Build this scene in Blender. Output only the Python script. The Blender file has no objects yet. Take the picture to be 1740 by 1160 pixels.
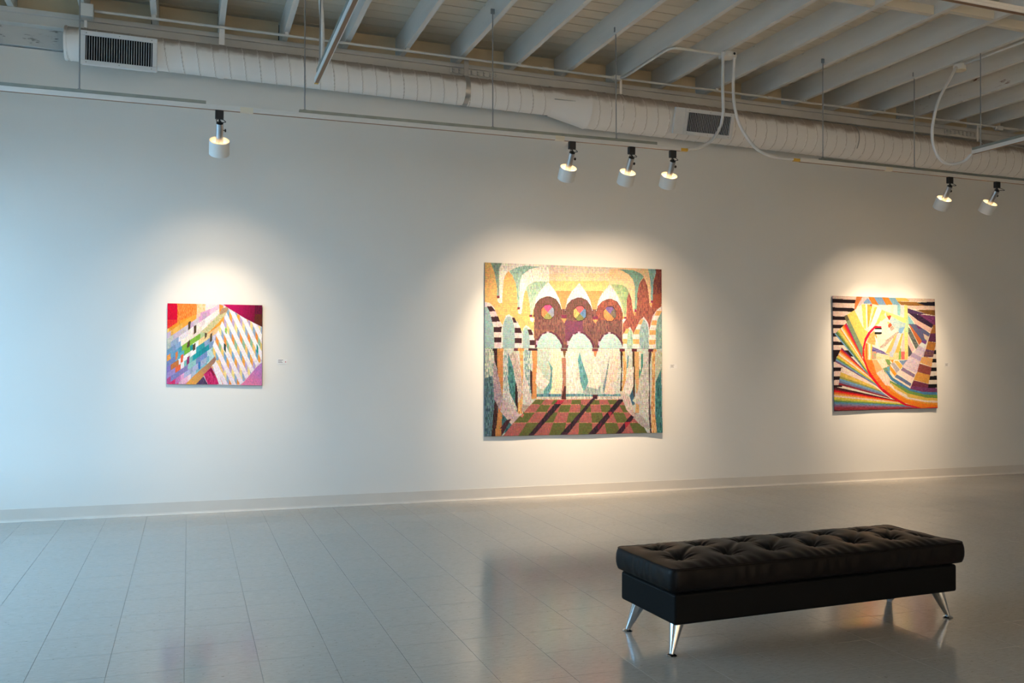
import bpy, bmesh, math, random
import numpy as np
from mathutils import Vector, Matrix

# ------------------------------------------------------------------ scene, camera, sky, exposure
scene = bpy.context.scene
C = scene.collection
random.seed(4)
rng = np.random.default_rng(7)
PI = math.pi

FPX = 1509.33                                   # focal length in pixels of the 1740 px wide frame
EYE = Vector((0.0, 0.0, 1.317))
WALL = 8.0                                      # the picture wall is the plane y = 8
cam_d = bpy.data.cameras.new('camera')
cam = bpy.data.objects.new('camera', cam_d); C.objects.link(cam)
cam_d.sensor_width = 36.0
cam_d.lens = 36.0 * FPX / 1740.0
cam_d.clip_start = 0.05
yaw, pitch, roll = 0.34917, 0.02100, -0.00807
cy, sy, cp, sp, cr, sr = math.cos(yaw), math.sin(yaw), math.cos(pitch), math.sin(pitch), math.cos(roll), math.sin(roll)
R0 = Matrix(((cy, -sy, 0), (0, 0, -1), (sy, cy, 0)))
Rp = Matrix(((1, 0, 0), (0, cp, sp), (0, -sp, cp)))
Rr = Matrix(((cr, sr, 0), (-sr, cr, 0), (0, 0, 1)))
Rc = Rr @ Rp @ R0                               # rows: right, down, forward
right, down, fwd = Rc[0], Rc[1], Rc[2]
m = Matrix((right, -down, -fwd)).transposed().to_4x4()
m.translation = EYE
cam.matrix_world = m
scene.camera = cam

world = bpy.data.worlds.new('sky'); scene.world = world
world.use_nodes = True
bg = world.node_tree.nodes['Background']
SKY = (0.37, 0.69, 1.0)
bg.inputs[0].default_value = (*SKY, 1)
bg.inputs[1].default_value = 8.2

vs = scene.view_settings
vs.view_transform = 'Standard'; vs.look = 'None'; vs.gamma = 1.0; vs.use_curve_mapping = False
vs.exposure = 0.0
scene.cycles.use_denoising = True
scene.cycles.max_bounces = 10
scene.cycles.diffuse_bounces = 6
scene.cycles.caustics_reflective = False
scene.cycles.caustics_refractive = False

# the side of the room that the daylight comes from
XL, XR, YF = -2.35, 13.0, -4.0                   # left wall, right wall, wall behind the camera
WIN = [(3.50, 4.50, 3.4), (4.60, 5.60, 3.4), (5.70, 6.70, 3.4), (6.80, 7.85, 2.85)]   # storefront panes in the left wall: from, to, head
WZ0, WZ1 = 0.40, 3.5
for y0, y1, zh in WIN:
    ld = bpy.data.lights.new('window_portal', 'AREA'); ld.shape = 'RECTANGLE'
    ld.size = y1 - y0; ld.size_y = zh - WZ0
    ld.cycles.is_portal = True
    lo = bpy.data.objects.new('window_portal', ld); C.objects.link(lo)
    lo.location = (XL - 0.08, (y0 + y1) / 2, (WZ0 + zh) / 2)
    lo.rotation_euler = Vector((1, 0, 0)).to_track_quat('-Z', 'Z').to_euler()
FWIN = [(-2.0, -0.5)]              # one pane in the wall behind the camera
for x0, x1 in FWIN:
    ld = bpy.data.lights.new('window_portal', 'AREA'); ld.shape = 'RECTANGLE'
    ld.size = x1 - x0; ld.size_y = WZ1 - WZ0
    ld.cycles.is_portal = True
    lo = bpy.data.objects.new('window_portal', ld); C.objects.link(lo)
    lo.location = ((x0 + x1) / 2, YF - 0.08, (WZ0 + WZ1) / 2)
    lo.rotation_euler = Vector((0, 1, 0)).to_track_quat('-Z', 'Z').to_euler()

SPOT_W = 228.0                                  # beam of one track lamp
WIDE_W = 72.0                                  # soft skirt of the same beam
SPILL_W = 1.0                                   # light that stays inside its shade
LAMP = (1.0, 0.76, 0.525)

# ------------------------------------------------------------------ materials
def lin(c):
    c = np.asarray(c, float) / 255.0
    return np.where(c <= 0.04045, c / 12.92, ((c + 0.055) / 1.055) ** 2.4)

class NT:
    def __init__(s, name):
        s.m = bpy.data.materials.new(name); s.m.use_nodes = True
        s.t = s.m.node_tree; s.n = s.t.nodes; s.l = s.t.links
        s.b = s.n['Principled BSDF']
    def new(s, kind, **kw):
        n = s.n.new(kind)
        for k, v in kw.items(): setattr(n, k, v)
        return n
    def link(s, a, b): s.l.new(a, b)

def mat(name, col, rough=0.6, metal=0.0, var=0.0, vscale=6.0, bump=0.0, bscale=60.0, spec=0.5, coat=0.0, stretch=None):
    k = NT(name); b = k.b
    b.inputs['Roughness'].default_value = rough; b.inputs['Metallic'].default_value = metal
    b.inputs['Specular IOR Level'].default_value = spec
    b.inputs['Base Color'].default_value = (*col, 1)
    b.inputs['Coat Weight'].default_value = coat
    if var or bump:
        tc = k.new('ShaderNodeTexCoord'); src = tc.outputs['Object']
        if stretch:
            mp = k.new('ShaderNodeMapping'); mp.inputs['Scale'].default_value = stretch
            k.link(src, mp.inputs['Vector']); src = mp.outputs['Vector']
    if var:
        no = k.new('ShaderNodeTexNoise'); no.inputs['Scale'].default_value = vscale; no.inputs['Detail'].default_value = 6
        k.link(src, no.inputs['Vector'])
        r = k.new('ShaderNodeValToRGB'); e = r.color_ramp.elements
        e[0].position = 0.3; e[1].position = 0.7
        e[0].color = (*[max(0, c * (1 - var)) for c in col], 1); e[1].color = (*[min(1, c * (1 + var)) for c in col], 1)
        k.link(no.outputs['Fac'], r.inputs[0]); k.link(r.outputs[0], b.inputs['Base Color'])
    if bump:
        n2 = k.new('ShaderNodeTexNoise'); n2.inputs['Scale'].default_value = bscale; n2.inputs['Detail'].default_value = 4
        k.link(src, n2.inputs['Vector'])
        bp = k.new('ShaderNodeBump'); bp.inputs['Strength'].default_value = bump; bp.inputs['Distance'].default_value = 0.004
        k.link(n2.outputs['Fac'], bp.inputs['Height']); k.link(bp.outputs[0], b.inputs['Normal'])
    return k.m

def worn_wood(name, col, dirt, stretch, amount=0.62):
    """old white paint over rough boards: long grain relief, chips that show grey-brown wood"""
    k = NT(name); b = k.b
    tc = k.new('ShaderNodeTexCoord'); mp = k.new('ShaderNodeMapping'); mp.inputs['Scale'].default_value = stretch
    k.link(tc.outputs['Object'], mp.inputs['Vector'])
    a = k.new('ShaderNodeTexNoise'); a.inputs['Scale'].default_value = 9; a.inputs['Detail'].default_value = 8; a.inputs['Roughness'].default_value = 0.65
    k.link(mp.outputs['Vector'], a.inputs['Vector'])
    r = k.new('ShaderNodeValToRGB'); e = r.color_ramp.elements
    e[0].position = amount; e[0].color = (*col, 1); e[1].position = amount + 0.06; e[1].color = (*dirt, 1)
    k.link(a.outputs['Fac'], r.inputs[0])
    v = k.new('ShaderNodeTexNoise'); v.inputs['Scale'].default_value = 2.2; v.inputs['Detail'].default_value = 4
    k.link(mp.outputs['Vector'], v.inputs['Vector'])
    rv = k.new('ShaderNodeMapRange'); rv.inputs['To Min'].default_value = 0.78; rv.inputs['To Max'].default_value = 1.12
    k.link(v.outputs['Fac'], rv.inputs['Value'])
    mx = k.new('ShaderNodeMix', data_type='RGBA', blend_type='MULTIPLY'); mx.inputs['Factor'].default_value = 1
    k.link(r.outputs[0], mx.inputs['A']); k.link(rv.outputs[0], mx.inputs['B'])
    k.link(mx.outputs['Result'], b.inputs['Base Color'])
    bp = k.new('ShaderNodeBump'); bp.inputs['Strength'].default_value = 0.5; bp.inputs['Distance'].default_value = 0.004
    k.link(a.outputs['Fac'], bp.inputs['Height']); k.link(bp.outputs[0], b.inputs['Normal'])
    b.inputs['Roughness'].default_value = 0.7
    return k.m

M = {}
M['wall'] = mat('wall_paint', (0.78, 0.765, 0.72), 0.85, var=0.012, vscale=0.8, bump=0.03, bscale=220, spec=0.25)
M['base'] = mat('cove_base_vinyl', (0.66, 0.62, 0.56), 0.45, var=0.03, vscale=3)
M['plank'] = worn_wood('painted_plank', (0.70, 0.635, 0.52), (0.22, 0.17, 0.13), (0.35, 3, 3), 0.70)
M['joist'] = worn_wood('painted_joist', (0.74, 0.735, 0.70), (0.20, 0.16, 0.13), (3, 0.35, 3), 0.66)
M['joist2'] = worn_wood('flaking_joist', (0.74, 0.735, 0.70), (0.25, 0.15, 0.11), (3, 0.6, 3), 0.60)
M['block'] = worn_wood('painted_blocking', (0.66, 0.55, 0.38), (0.2, 0.16, 0.12), (1, 3, 2), 0.70)
M['header'] = worn_wood('peeling_header', (0.60, 0.60, 0.575), (0.24, 0.235, 0.22), (0.8, 3, 3.5), 0.585)
M['beam'] = mat('painted_steel_beam', (0.62, 0.61, 0.575), 0.55, var=0.06, vscale=3, bump=0.08, bscale=40)
def duct_mat():
    """white paint with settled grime along the top"""
    k = NT('painted_duct'); b = k.b
    geo = k.new('ShaderNodeNewGeometry'); tc = k.new('ShaderNodeTexCoord')
    sx = k.new('ShaderNodeSeparateXYZ'); k.link(geo.outputs['Normal'], sx.inputs[0])
    n = k.new('ShaderNodeTexNoise'); n.inputs['Scale'].default_value = 5; n.inputs['Detail'].default_value = 7
    k.link(tc.outputs['Object'], n.inputs['Vector'])
    a = k.new('ShaderNodeMath', operation='MULTIPLY_ADD'); a.inputs[1].default_value = 0.9; k.link(n.outputs['Fac'], a.inputs[0]); k.link(sx.outputs['Z'], a.inputs[2])
    r = k.new('ShaderNodeValToRGB'); e = r.color_ramp.elements
    e[0].position = 0.72; e[0].color = (0.88, 0.85, 0.81, 1); e[1].position = 1.0; e[1].color = (0.40, 0.34, 0.29, 1)
    k.link(a.outputs[0], r.inputs[0]); k.link(r.outputs[0], b.inputs['Base Color'])
    b.inputs['Roughness'].default_value = 0.55
    return k.m
M['duct'] = duct_mat()
M['bridge'] = worn_wood('painted_bridging', (0.72, 0.68, 0.58), (0.25, 0.2, 0.15), (0.6, 3, 3), 0.72)
M['seam'] = mat('grimy_seam', (0.60, 0.55, 0.50), 0.7)
M['dust'] = mat('bare_galvanised', (0.45, 0.45, 0.44), 0.4, 0.8, var=0.1, vscale=20)
M['white'] = mat('white_enamel', (0.78, 0.78, 0.76), 0.4)
M['grille'] = mat('grille_enamel', (0.74, 0.75, 0.75), 0.42, var=0.03, vscale=8)
M['dark'] = mat('dark_cavity', (0.015, 0.015, 0.016), 0.8)
M['strut'] = mat('galvanised_strut', (0.30, 0.33, 0.30), 0.45, 0.6, var=0.1, vscale=14)
M['rod'] = mat('zinc_rod', (0.32, 0.34, 0.35), 0.45, 0.7)
M['track'] = mat('white_track', (0.74, 0.73, 0.70), 0.4)
M['copper'] = mat('brown_track_slot', (0.26, 0.13, 0.06), 0.5)
M['tape'] = mat('yellow_end_feed', (0.70, 0.42, 0.05), 0.5)
M['cream'] = mat('cream_connector', (0.78, 0.72, 0.58), 0.5)
M['black'] = mat('black_plastic', (0.012, 0.012, 0.013), 0.45)
M['alu'] = mat('brushed_aluminium', (0.62, 0.62, 0.63), 0.32, 1.0, bump=0.05, bscale=300, stretch=(1, 1, 0.05))
M['shade'] = mat('white_lamp_shade', (0.80, 0.79, 0.76), 0.5, spec=0.4)
M['conduit'] = mat('painted_conduit', (0.68, 0.67, 0.63), 0.5, var=0.06, vscale=6)
M['flex'] = mat('white_flex_conduit', (0.74, 0.75, 0.75), 0.45)
M['chrome'] = mat('polished_steel', (0.62, 0.64, 0.66), 0.14, 1.0)
M['card'] = mat('white_card', (0.80, 0.79, 0.77), 0.6)
M['ink'] = mat('grey_print', (0.28, 0.26, 0.25), 0.7)
M['red'] = mat('red_dot', (0.55, 0.05, 0.05), 0.5)
M['grout'] = mat('tile_joint', (0.24, 0.23, 0.21), 0.8)
M['frame'] = mat('window_aluminium', (0.35, 0.36, 0.37), 0.4, 0.8)
M['pave'] = mat('pavement', (0.30, 0.29, 0.28), 0.9, var=0.15, vscale=1.5)

def leather():
    k = NT('black_leather'); b = k.b
    tc = k.new('ShaderNodeTexCoord')
    v = k.new('ShaderNodeTexVoronoi'); v.inputs['Scale'].default_value = 420
    k.link(tc.outputs['Object'], v.inputs['Vector'])
    n = k.new('ShaderNodeTexNoise'); n.inputs['Scale'].default_value = 14; n.inputs['Detail'].default_value = 5
    k.link(tc.outputs['Object'], n.inputs['Vector'])
    ad = k.new('ShaderNodeMath', operation='MULTIPLY_ADD'); ad.inputs[1].default_value = 0.25
    k.link(v.outputs['Distance'], ad.inputs[0]); k.link(n.outputs['Fac'], ad.inputs[2])
    bp = k.new('ShaderNodeBump'); bp.inputs['Strength'].default_value = 0.22; bp.inputs['Distance'].default_value = 0.004
    k.link(ad.outputs[0], bp.inputs['Height']); k.link(bp.outputs[0], b.inputs['Normal'])
    b.inputs['Base Color'].default_value = (0.0065, 0.005, 0.0045, 1)
    b.inputs['Roughness'].default_value = 0.40; b.inputs['Specular IOR Level'].default_value = 0.12
    return k.m
M['leather'] = leather()
M['leather_base'] = mat('black_leatherette', (0.004, 0.004, 0.004), 0.55, bump=0.08, bscale=260, spec=0.10)

def tile_mat():
    """waxed vinyl tile: pale grey with fine streaks and flecks, each tile a shade of its own"""
    k = NT('waxed_vinyl_tile'); b = k.b
    geo = k.new('ShaderNodeNewGeometry')
    mp = k.new('ShaderNodeMapping'); mp.inputs['Scale'].default_value = (14, 60, 1)
    k.link(geo.outputs['Position'], mp.inputs['Vector'])
    n = k.new('ShaderNodeTexNoise'); n.inputs['Scale'].default_value = 1.6; n.inputs['Detail'].default_value = 6; n.inputs['Roughness'].default_value = 0.7
    k.link(mp.outputs['Vector'], n.inputs['Vector'])
    r = k.new('ShaderNodeValToRGB'); e = r.color_ramp.elements
    e[0].position = 0.28; e[0].color = (0.34, 0.322, 0.29, 1); e[1].position = 0.62; e[1].color = (0.42, 0.40, 0.365, 1)
    k.link(n.outputs['Fac'], r.inputs[0])
    n2 = k.new('ShaderNodeTexNoise'); n2.inputs['Scale'].default_value = 55; n2.inputs['Detail'].default_value = 2
    k.link(geo.outputs['Position'], n2.inputs['Vector'])
    r2 = k.new('ShaderNodeValToRGB'); e = r2.color_ramp.elements
    e[0].position = 0.27; e[0].color = (0.55, 0.52, 0.48, 1); e[1].position = 0.33; e[1].color = (1, 1, 1, 1)
    k.link(n2.outputs['Fac'], r2.inputs[0])
    mx = k.new('ShaderNodeMix', data_type='RGBA', blend_type='MULTIPLY'); mx.inputs['Factor'].default_value = 0.6
    k.link(r.outputs[0], mx.inputs['A']); k.link(r2.outputs[0], mx.inputs['B'])
    k.link(mx.outputs['Result'], b.inputs['Base Color'])
    # wax: worn patches change the gloss, a slow swell in the surface bends reflections
    n3 = k.new('ShaderNodeTexNoise'); n3.inputs['Scale'].default_value = 1.3; n3.inputs['Detail'].default_value = 5
    k.link(geo.outputs['Position'], n3.inputs['Vector'])
    mr = k.new('ShaderNodeMapRange'); mr.inputs['From Min'].default_value = 0.3; mr.inputs['From Max'].default_value = 0.7
    mr.inputs['To Min'].default_value = 0.11; mr.inputs['To Max'].default_value = 0.19
    k.link(n3.outputs['Fac'], mr.inputs['Value']); k.link(mr.outputs[0], b.inputs['Roughness'])
    n4 = k.new('ShaderNodeTexNoise'); n4.inputs['Scale'].default_value = 9; n4.inputs['Detail'].default_value = 3
    k.link(geo.outputs['Position'], n4.inputs['Vector'])
    bp = k.new('ShaderNodeBump'); bp.inputs['Strength'].default_value = 0.10; bp.inputs['Distance'].default_value = 0.004
    k.link(n4.outputs['Fac'], bp.inputs['Height']); k.link(bp.outputs[0], b.inputs['Normal'])
    b.inputs['Specular IOR Level'].default_value = 0.5
    return k.m
M['tile'] = tile_mat()

def pane_mat():
    k = NT('window_glass')
    tr = k.new('ShaderNodeBsdfTransparent'); gl = k.new('ShaderNodeBsdfGlossy'); gl.inputs['Roughness'].default_value = 0.02
    mx = k.new('ShaderNodeMixShader'); mx.inputs[0].default_value = 0.07
    k.link(tr.outputs[0], mx.inputs[1]); k.link(gl.outputs[0], mx.inputs[2])
    k.link(mx.outputs[0], k.n['Material Output'].inputs['Surface'])
    return k.m
M['pane'] = pane_mat()

def bulb_mat():
    k = NT('lit_bulb'); b = k.b
    b.inputs['Emission Color'].default_value = (1.0, 0.82, 0.55, 1); b.inputs['Emission Strength'].default_value = 12.0
    return k.m
M['bulb'] = bulb_mat()

def woven_mat(name):
    k = NT(name); b = k.b
    at = k.new('ShaderNodeAttribute', attribute_name='weave')
    tc = k.new('ShaderNodeTexCoord')
    sx = k.new('ShaderNodeSeparateXYZ'); k.link(tc.outputs['Object'], sx.inputs[0])
    n = k.new('ShaderNodeTexNoise'); n.inputs['Scale'].default_value = 240; n.inputs['Detail'].default_value = 2
    k.link(tc.outputs['Object'], n.inputs['Vector'])
    mr = k.new('ShaderNodeMapRange'); mr.inputs['To Min'].default_value = 0.80; mr.inputs['To Max'].default_value = 1.16
    k.link(n.outputs['Fac'], mr.inputs['Value'])
    mx = k.new('ShaderNodeMix', data_type='RGBA', blend_type='MULTIPLY'); mx.inputs['Factor'].default_value = 1
    k.link(at.outputs['Color'], mx.inputs['A']); k.link(mr.outputs[0], mx.inputs['B'])
    k.link(mx.outputs['Result'], b.inputs['Base Color'])
    w = k.new('ShaderNodeMath', operation='MULTIPLY'); w.inputs[1].default_value = 2 * PI / 0.012
    k.link(sx.outputs['Z'], w.inputs[0])
    s = k.new('ShaderNodeMath', operation='SINE'); k.link(w.outputs[0], s.inputs[0])
    a2 = k.new('ShaderNodeMath', operation='MULTIPLY_ADD'); a2.inputs[1].default_value = 0.4
    k.link(s.outputs[0], a2.inputs[0]); k.link(n.outputs['Fac'], a2.inputs[2])
    bp = k.new('ShaderNodeBump'); bp.inputs['Strength'].default_value = 0.35; bp.inputs['Distance'].default_value = 0.003
    k.link(a2.outputs[0], bp.inputs['Height']); k.link(bp.outputs[0], b.inputs['Normal'])
    b.inputs['Roughness'].default_value = 0.9; b.inputs['Specular IOR Level'].default_value = 0.15
    return k.m

# ------------------------------------------------------------------ mesh helpers
class MB:
    """collects boxes, tubes and lathes; build() links them as ONE mesh object"""
    def __init__(s): s.v = []; s.f = []
    def add(s, vs_, fs):
        o = len(s.v); s.v += [tuple(p) for p in vs_]; s.f += [tuple(i + o for i in f) for f in fs]; return s
    def box(s, x0, x1, y0, y1, z0, z1, mx=None):
        v = [(x0,y0,z0),(x1,y0,z0),(x1,y1,z0),(x0,y1,z0),(x0,y0,z1),(x1,y0,z1),(x1,y1,z1),(x0,y1,z1)]
        if mx is not None: v = [mx @ Vector(p) for p in v]
        return s.add(v, [(0,3,2,1),(4,5,6,7),(0,1,5,4),(1,2,6,5),(2,3,7,6),(3,0,4,7)])
    def tube(s, path, r, seg=10, cap=True, rib=0.0):
        pts = [Vector(p) for p in path]; n = len(pts); v = []; f = []
        up = None
        for i, p in enumerate(pts):
            t = (pts[min(i+1, n-1)] - pts[max(i-1, 0)]).normalized()
            if up is None: up = Vector((0,0,1)) if abs(t.z) < 0.9 else Vector((1,0,0))
            a = (up - t * up.dot(t)).normalized(); up = a; b = t.cross(a)
            rr = (r[i] if hasattr(r, '__len__') else r) * (1 + (rib if i % 2 else 0))
            for k in range(seg):
                w = 2 * PI * k / seg
                v.append(p + (a * math.cos(w) + b * math.sin(w)) * rr)
        for i in range(n - 1):
            for k in range(seg):
                k2 = (k + 1) % seg
                f.append((i*seg+k, i*seg+k2, (i+1)*seg+k2, (i+1)*seg+k))
        if cap: f.append(tuple(range(seg))[::-1]); f.append(tuple((n-1)*seg+k for k in range(seg)))
        return s.add(v, f)
    def lathe(s, prof, seg=24, mx=None, close=False):
        """prof: list of (r, z) about the z axis"""
        v = []; f = []; n = len(prof)
        for r, z in prof:
            for k in range(seg):
                w = 2 * PI * k / seg; p = Vector((r * math.cos(w), r * math.sin(w), z))
                v.append(mx @ p if mx is not None else p)
        for i in range(n - 1 if not close else n):
            j = (i + 1) % n
            for k in range(seg):
                k2 = (k + 1) % seg
                f.append((i*seg+k, i*seg+k2, j*seg+k2, j*seg+k))
        if not close:
            if prof[0][0] > 1e-6: f.append(tuple(range(seg))[::-1])
            if prof[-1][0] > 1e-6: f.append(tuple((n-1)*seg+k for k in range(seg)))
        return s.add(v, f)
    def mesh(s, name, material, smooth=False):
        me = bpy.data.meshes.new(name); me.from_pydata([tuple(p) for p in s.v], [], s.f); me.update()
        me.materials.append(M[material] if isinstance(material, str) else material)
        if smooth:
            me.polygons.foreach_set('use_smooth', [True] * len(me.polygons))
            try: me.set_sharp_from_angle(angle=math.radians(smooth if smooth is not True else 40))
            except Exception: pass
        return me
    def build(s, name, material, parent=None, smooth=False, loc=None, rot=None):
        return put(name, s.mesh(name, material, smooth), parent, loc, rot)

def put(name, me, parent=None, loc=None, rot=None):
    o = bpy.data.objects.new(name, me); C.objects.link(o)
    if parent is not None: o.parent = parent
    if loc is not None: o.location = loc
    if rot is not None: o.rotation_euler = rot
    return o

def tag(o, label=None, cat=None, group=None, kind=None):
    if label: o['label'] = label
    if cat: o['category'] = cat
    if group: o['group'] = group
    if kind: o['kind'] = kind
    return o

def thing(name, loc, label, cat, group=None):
    o = bpy.data.objects.new(name, None); C.objects.link(o); o.location = loc
    o.empty_display_size = 0.1
    return tag(o, label, cat, group)

def bevel(o, w, seg=2):
    b = o.modifiers.new('bevel', 'BEVEL'); b.width = w; b.segments = seg; b.limit_method = 'ANGLE'
    return o

def spline(pts, n=12):
    """Catmull-Rom through pts"""
    P = [Vector(p) for p in pts]; P = [2*P[0]-P[1]] + P + [2*P[-1]-P[-2]]; out = []
    for i in range(1, len(P) - 2):
        a, b, c, d = P[i-1], P[i], P[i+1], P[i+2]
        for k in range(n):
            t = k / n
            out.append(0.5 * ((2*b) + (c-a)*t + (2*a-5*b+4*c-d)*t*t + (3*b-a-3*c+d)*t*t*t))
    out.append(P[-2]); return out

def resample(path, step):
    P = [Vector(p) for p in path]; out = [P[0]]; acc = 0.0
    for a, b in zip(P, P[1:]):
        L = (b - a).length
        while acc + L >= step:
            t = (step - acc) / L; a = a + (b - a) * t; out.append(a.copy()); L = (b - a).length; acc = 0.0
        acc += L
    out.append(P[-1]); return out

# ------------------------------------------------------------------ the setting
# floor: 12 inch vinyl tiles with hairline joints on a dark bed
TILE = 0.3048; TX0 = 0.003
floor = MB().box(XL, XR, YF, WALL, -0.06, -0.003).build('floor', 'grout')
tag(floor, 'pale grey waxed vinyl tile floor', kind='structure')
tm = MB()
g = 0.0006; h = TILE / 2
tm.add([(-h+g,-h+g,-0.004),(h-g,-h+g,-0.004),(h-g,h-g,-0.004),(-h+g,h-g,-0.004),
        (-h+g,-h+g,-0.0006),(h-g,-h+g,-0.0006),(h-g,h-g,-0.0006),(-h+g,h-g,-0.0006),
        (-h+g+.0006,-h+g+.0006,0),(h-g-.0006,-h+g+.0006,0),(h-g-.0006,h-g-.0006,0),(-h+g+.0006,h-g-.0006,0)],
       [(0,1,5,4),(1,2,6,5),(2,3,7,6),(3,0,4,7),(4,5,9,8),(5,6,10,9),(6,7,11,10),(7,4,8,11),(8,9,10,11)])
tile_mesh = tm.mesh('tile', 'tile')
def to_px(p):
    d = Vector(p) - EYE; z = fwd.dot(d)
    if z < 0.3: return None
    return 870 + FPX * right.dot(d) / z, 580 + FPX * down.dot(d) / z, z
cells = []
i0, i1 = int(math.floor((XL - TX0) / TILE)), int(math.ceil((XR - TX0) / TILE))
nj = int((WALL - YF) / TILE) + 1
for i in range(i0, i1):
    for j in range(nj):
        x = TX0 + (i + .5) * TILE; y = WALL - 0.004 - (j + .5) * TILE
        if x - h < XL - 0.01 or x + h > XR + 0.2 or y - h < YF: continue
        q = to_px((x, y, 0))
        seen = q is not None and -60 < q[0] < 1800 and q[1] < 1230
        cells.append((not seen, q[2] if q else 99, x, y))
cells.sort()
rest = MB()
for n, (a, z, x, y) in enumerate(cells):
    if n < 300 and not a: put('tile', tile_mesh, floor, (x, y, 0))
    else: rest.add([(vx + x, vy + y, vz) for vx, vy, vz in tm.v], tm.f)
tag(rest.build('tile_field', 'tile', floor), kind='stuff')

# walls
wall_back = MB().box(XL, XR, WALL, WALL + 0.14, 0, 3.79).build('wall_back', 'wall')
tag(wall_back, 'long white gallery wall the tapestries hang on', kind='structure')
MB().box(XL, XR, WALL - 0.03, WALL + 0.14, 3.80, 3.965).build('header_board', 'header', wall_back)
wl = MB()
ys = [YF] + [v for p in WIN for v in p[:2]] + [WALL + 0.14]
wl.box(XL - 0.16, XL, YF, WALL + .14, 0, WZ0).box(XL - 0.16, XL, YF, WALL + .14, WZ1, 4.6)
for a in range(0, len(ys), 2): wl.box(XL - 0.16, XL, ys[a], ys[a+1], WZ0, WZ1)
for y0, y1, zh in WIN:
    if zh < WZ1: wl.box(XL - 0.16, XL, y0, y1, zh, WZ1)
tag(wl.build('wall_left', 'wall'), 'white side wall with tall storefront windows', kind='structure')
for n, (y0, y1, zh) in enumerate(WIN):
    w = MB()
    t = 0.05
    w.box(XL-.12, XL-.04, y0, y0+t, WZ0, zh).box(XL-.12, XL-.04, y1-t, y1, WZ0, zh)
    w.box(XL-.12, XL-.04, y0+t, y1-t, WZ0, WZ0+t).box(XL-.12, XL-.04, y0+t, y1-t, zh-t, zh)
    wo = tag(w.build('window_%d' % (n + 1), 'frame'), 'aluminium storefront window in the side wall', kind='structure')
    MB().box(XL-.085, XL-.079, y0+t, y1-t, WZ0+t, zh-t).build('pane', 'pane', wo)
tag(MB().box(XR, XR + .15, YF, WALL + .14, 0, 4.6).build('wall_right', 'wall'), 'white wall at the far right end', kind='structure')
wf = MB().box(XL - .16, XR + .15, YF - .15, YF, 0, WZ0).box(XL - .16, XR + .15, YF - .15, YF, WZ1, 4.6)
xs_ = [XL - .16] + [v for p in FWIN for v in p] + [XR + .15]
for a in range(0, len(xs_), 2): wf.box(xs_[a], xs_[a+1], YF - .15, YF, WZ0, WZ1)
tag(wf.build('wall_front', 'wall'), 'white wall behind the viewer', kind='structure')
for n, (x0, x1) in enumerate(FWIN):
    w = MB(); t = 0.05
    w.box(x0, x0+t, YF-.12, YF-.04, WZ0, WZ1).box(x1-t, x1, YF-.12, YF-.04, WZ0, WZ1)
    w.box(x0+t, x1-t, YF-.12, YF-.04, WZ0, WZ0+t).box(x0+t, x1-t, YF-.12, YF-.04, WZ1-t, WZ1)
    wo = tag(w.build('window_%d' % (n + 1 + len(WIN)), 'frame'), 'aluminium storefront window behind the viewer', kind='structure')
    MB().box(x0+t, x1-t, YF-.085, YF-.079, WZ0+t, WZ1-t).build('pane', 'pane', wo)
tag(MB().box(-40, XL - .17, -30, 40, -.3, -.15).box(XL - .17, 30, -30, YF - .16, -.3, -.15).build('pavement_ground', 'pave'), 'grey pavement outside the windows', kind='structure')

# cove base: a flat vinyl strip with a flared toe
cb = MB()
prof = [(0, 0.104), (-0.006, 0.104), (-0.006, 0.02), (-0.010, 0.010), (-0.022, 0.003), (-0.022, 0.0), (0, 0)]
v = []; n = len(prof)
for x in (XL + 0.001, XR - 0.001): v += [(x, WALL + dy, z) for dy, z in prof]
cb.add(v, [(i, (i+1) % n, n + (i+1) % n, n + i) for i in range(n)])
bb = tag(cb.build('baseboard_back', 'base'), 'beige vinyl cove base along the picture wall', kind='structure')

# ceiling: board deck on joists
HJ, HP = 4.07, 4.285
ceiling = MB().box(XL - .16, XR + .15, YF - .15, WALL + .3, HP + 0.034, HP + 0.12).build('ceiling', 'dark')
tag(ceiling, 'open ceiling of white painted boards on joists', kind='structure')
PW = 0.1665
L = XR - XL
pm = [MB().box(0, L, 0.0045, PW - 0.0045, 0, 0.03).mesh('plank', 'plank') for _ in range(1)][0]
y = 7.96; k = 0
put('plank', pm, ceiling, (XL, 7.96, HP))
while y > YF:
    y -= PW; k += 1
    put('plank', pm, ceiling, (XL + 0.0, y, HP + random.uniform(-0.002, 0.002)))
JX = [-2.40, -1.87, -1.335, -0.805, -0.278, 0.243, 0.763, 1.285, 1.805, 2.328, 2.860, 3.385, 3.945, 4.457, 4.985, 5.54, 6.06, 6.59, 7.10,
      7.63, 8.15, 8.68, 9.21, 9.74, 10.26, 10.79, 11.32, 11.84, 12.37]        # right edges of the joists
JW = 0.045
def joist_mesh(mt, seed):
    r = random.Random(seed); b = MB(); n = 40; ys_ = [YF + (8.12 - YF) * i / n for i in range(n + 1)]; v = []; f = []
    for yy in ys_:
        a = r.uniform(-.002, .002); z = r.uniform(-.0025, .0025)
        v += [(-JW + a, yy, HJ + z), (a, yy, HJ + z), (a, yy, HP + .001), (-JW + a, yy, HP + .001)]
    for i in range(n):
        for q in range(4): f.append((i*4+q, i*4+(q+1)%4, (i+1)*4+(q+1)%4, (i+1)*4+q))
    f += [(0,1,2,3), (n*4+3, n*4+2, n*4+1, n*4)]
    return b.add(v, f).mesh('joist', mt)
jms = [joist_mesh('joist', s) for s in range(3)]; jflake = joist_mesh('joist2', 9)
for n, x in enumerate(JX):
    put('joist', jflake if n == 19 else jms[n % 3], ceiling, (x, 0, 0))
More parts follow.
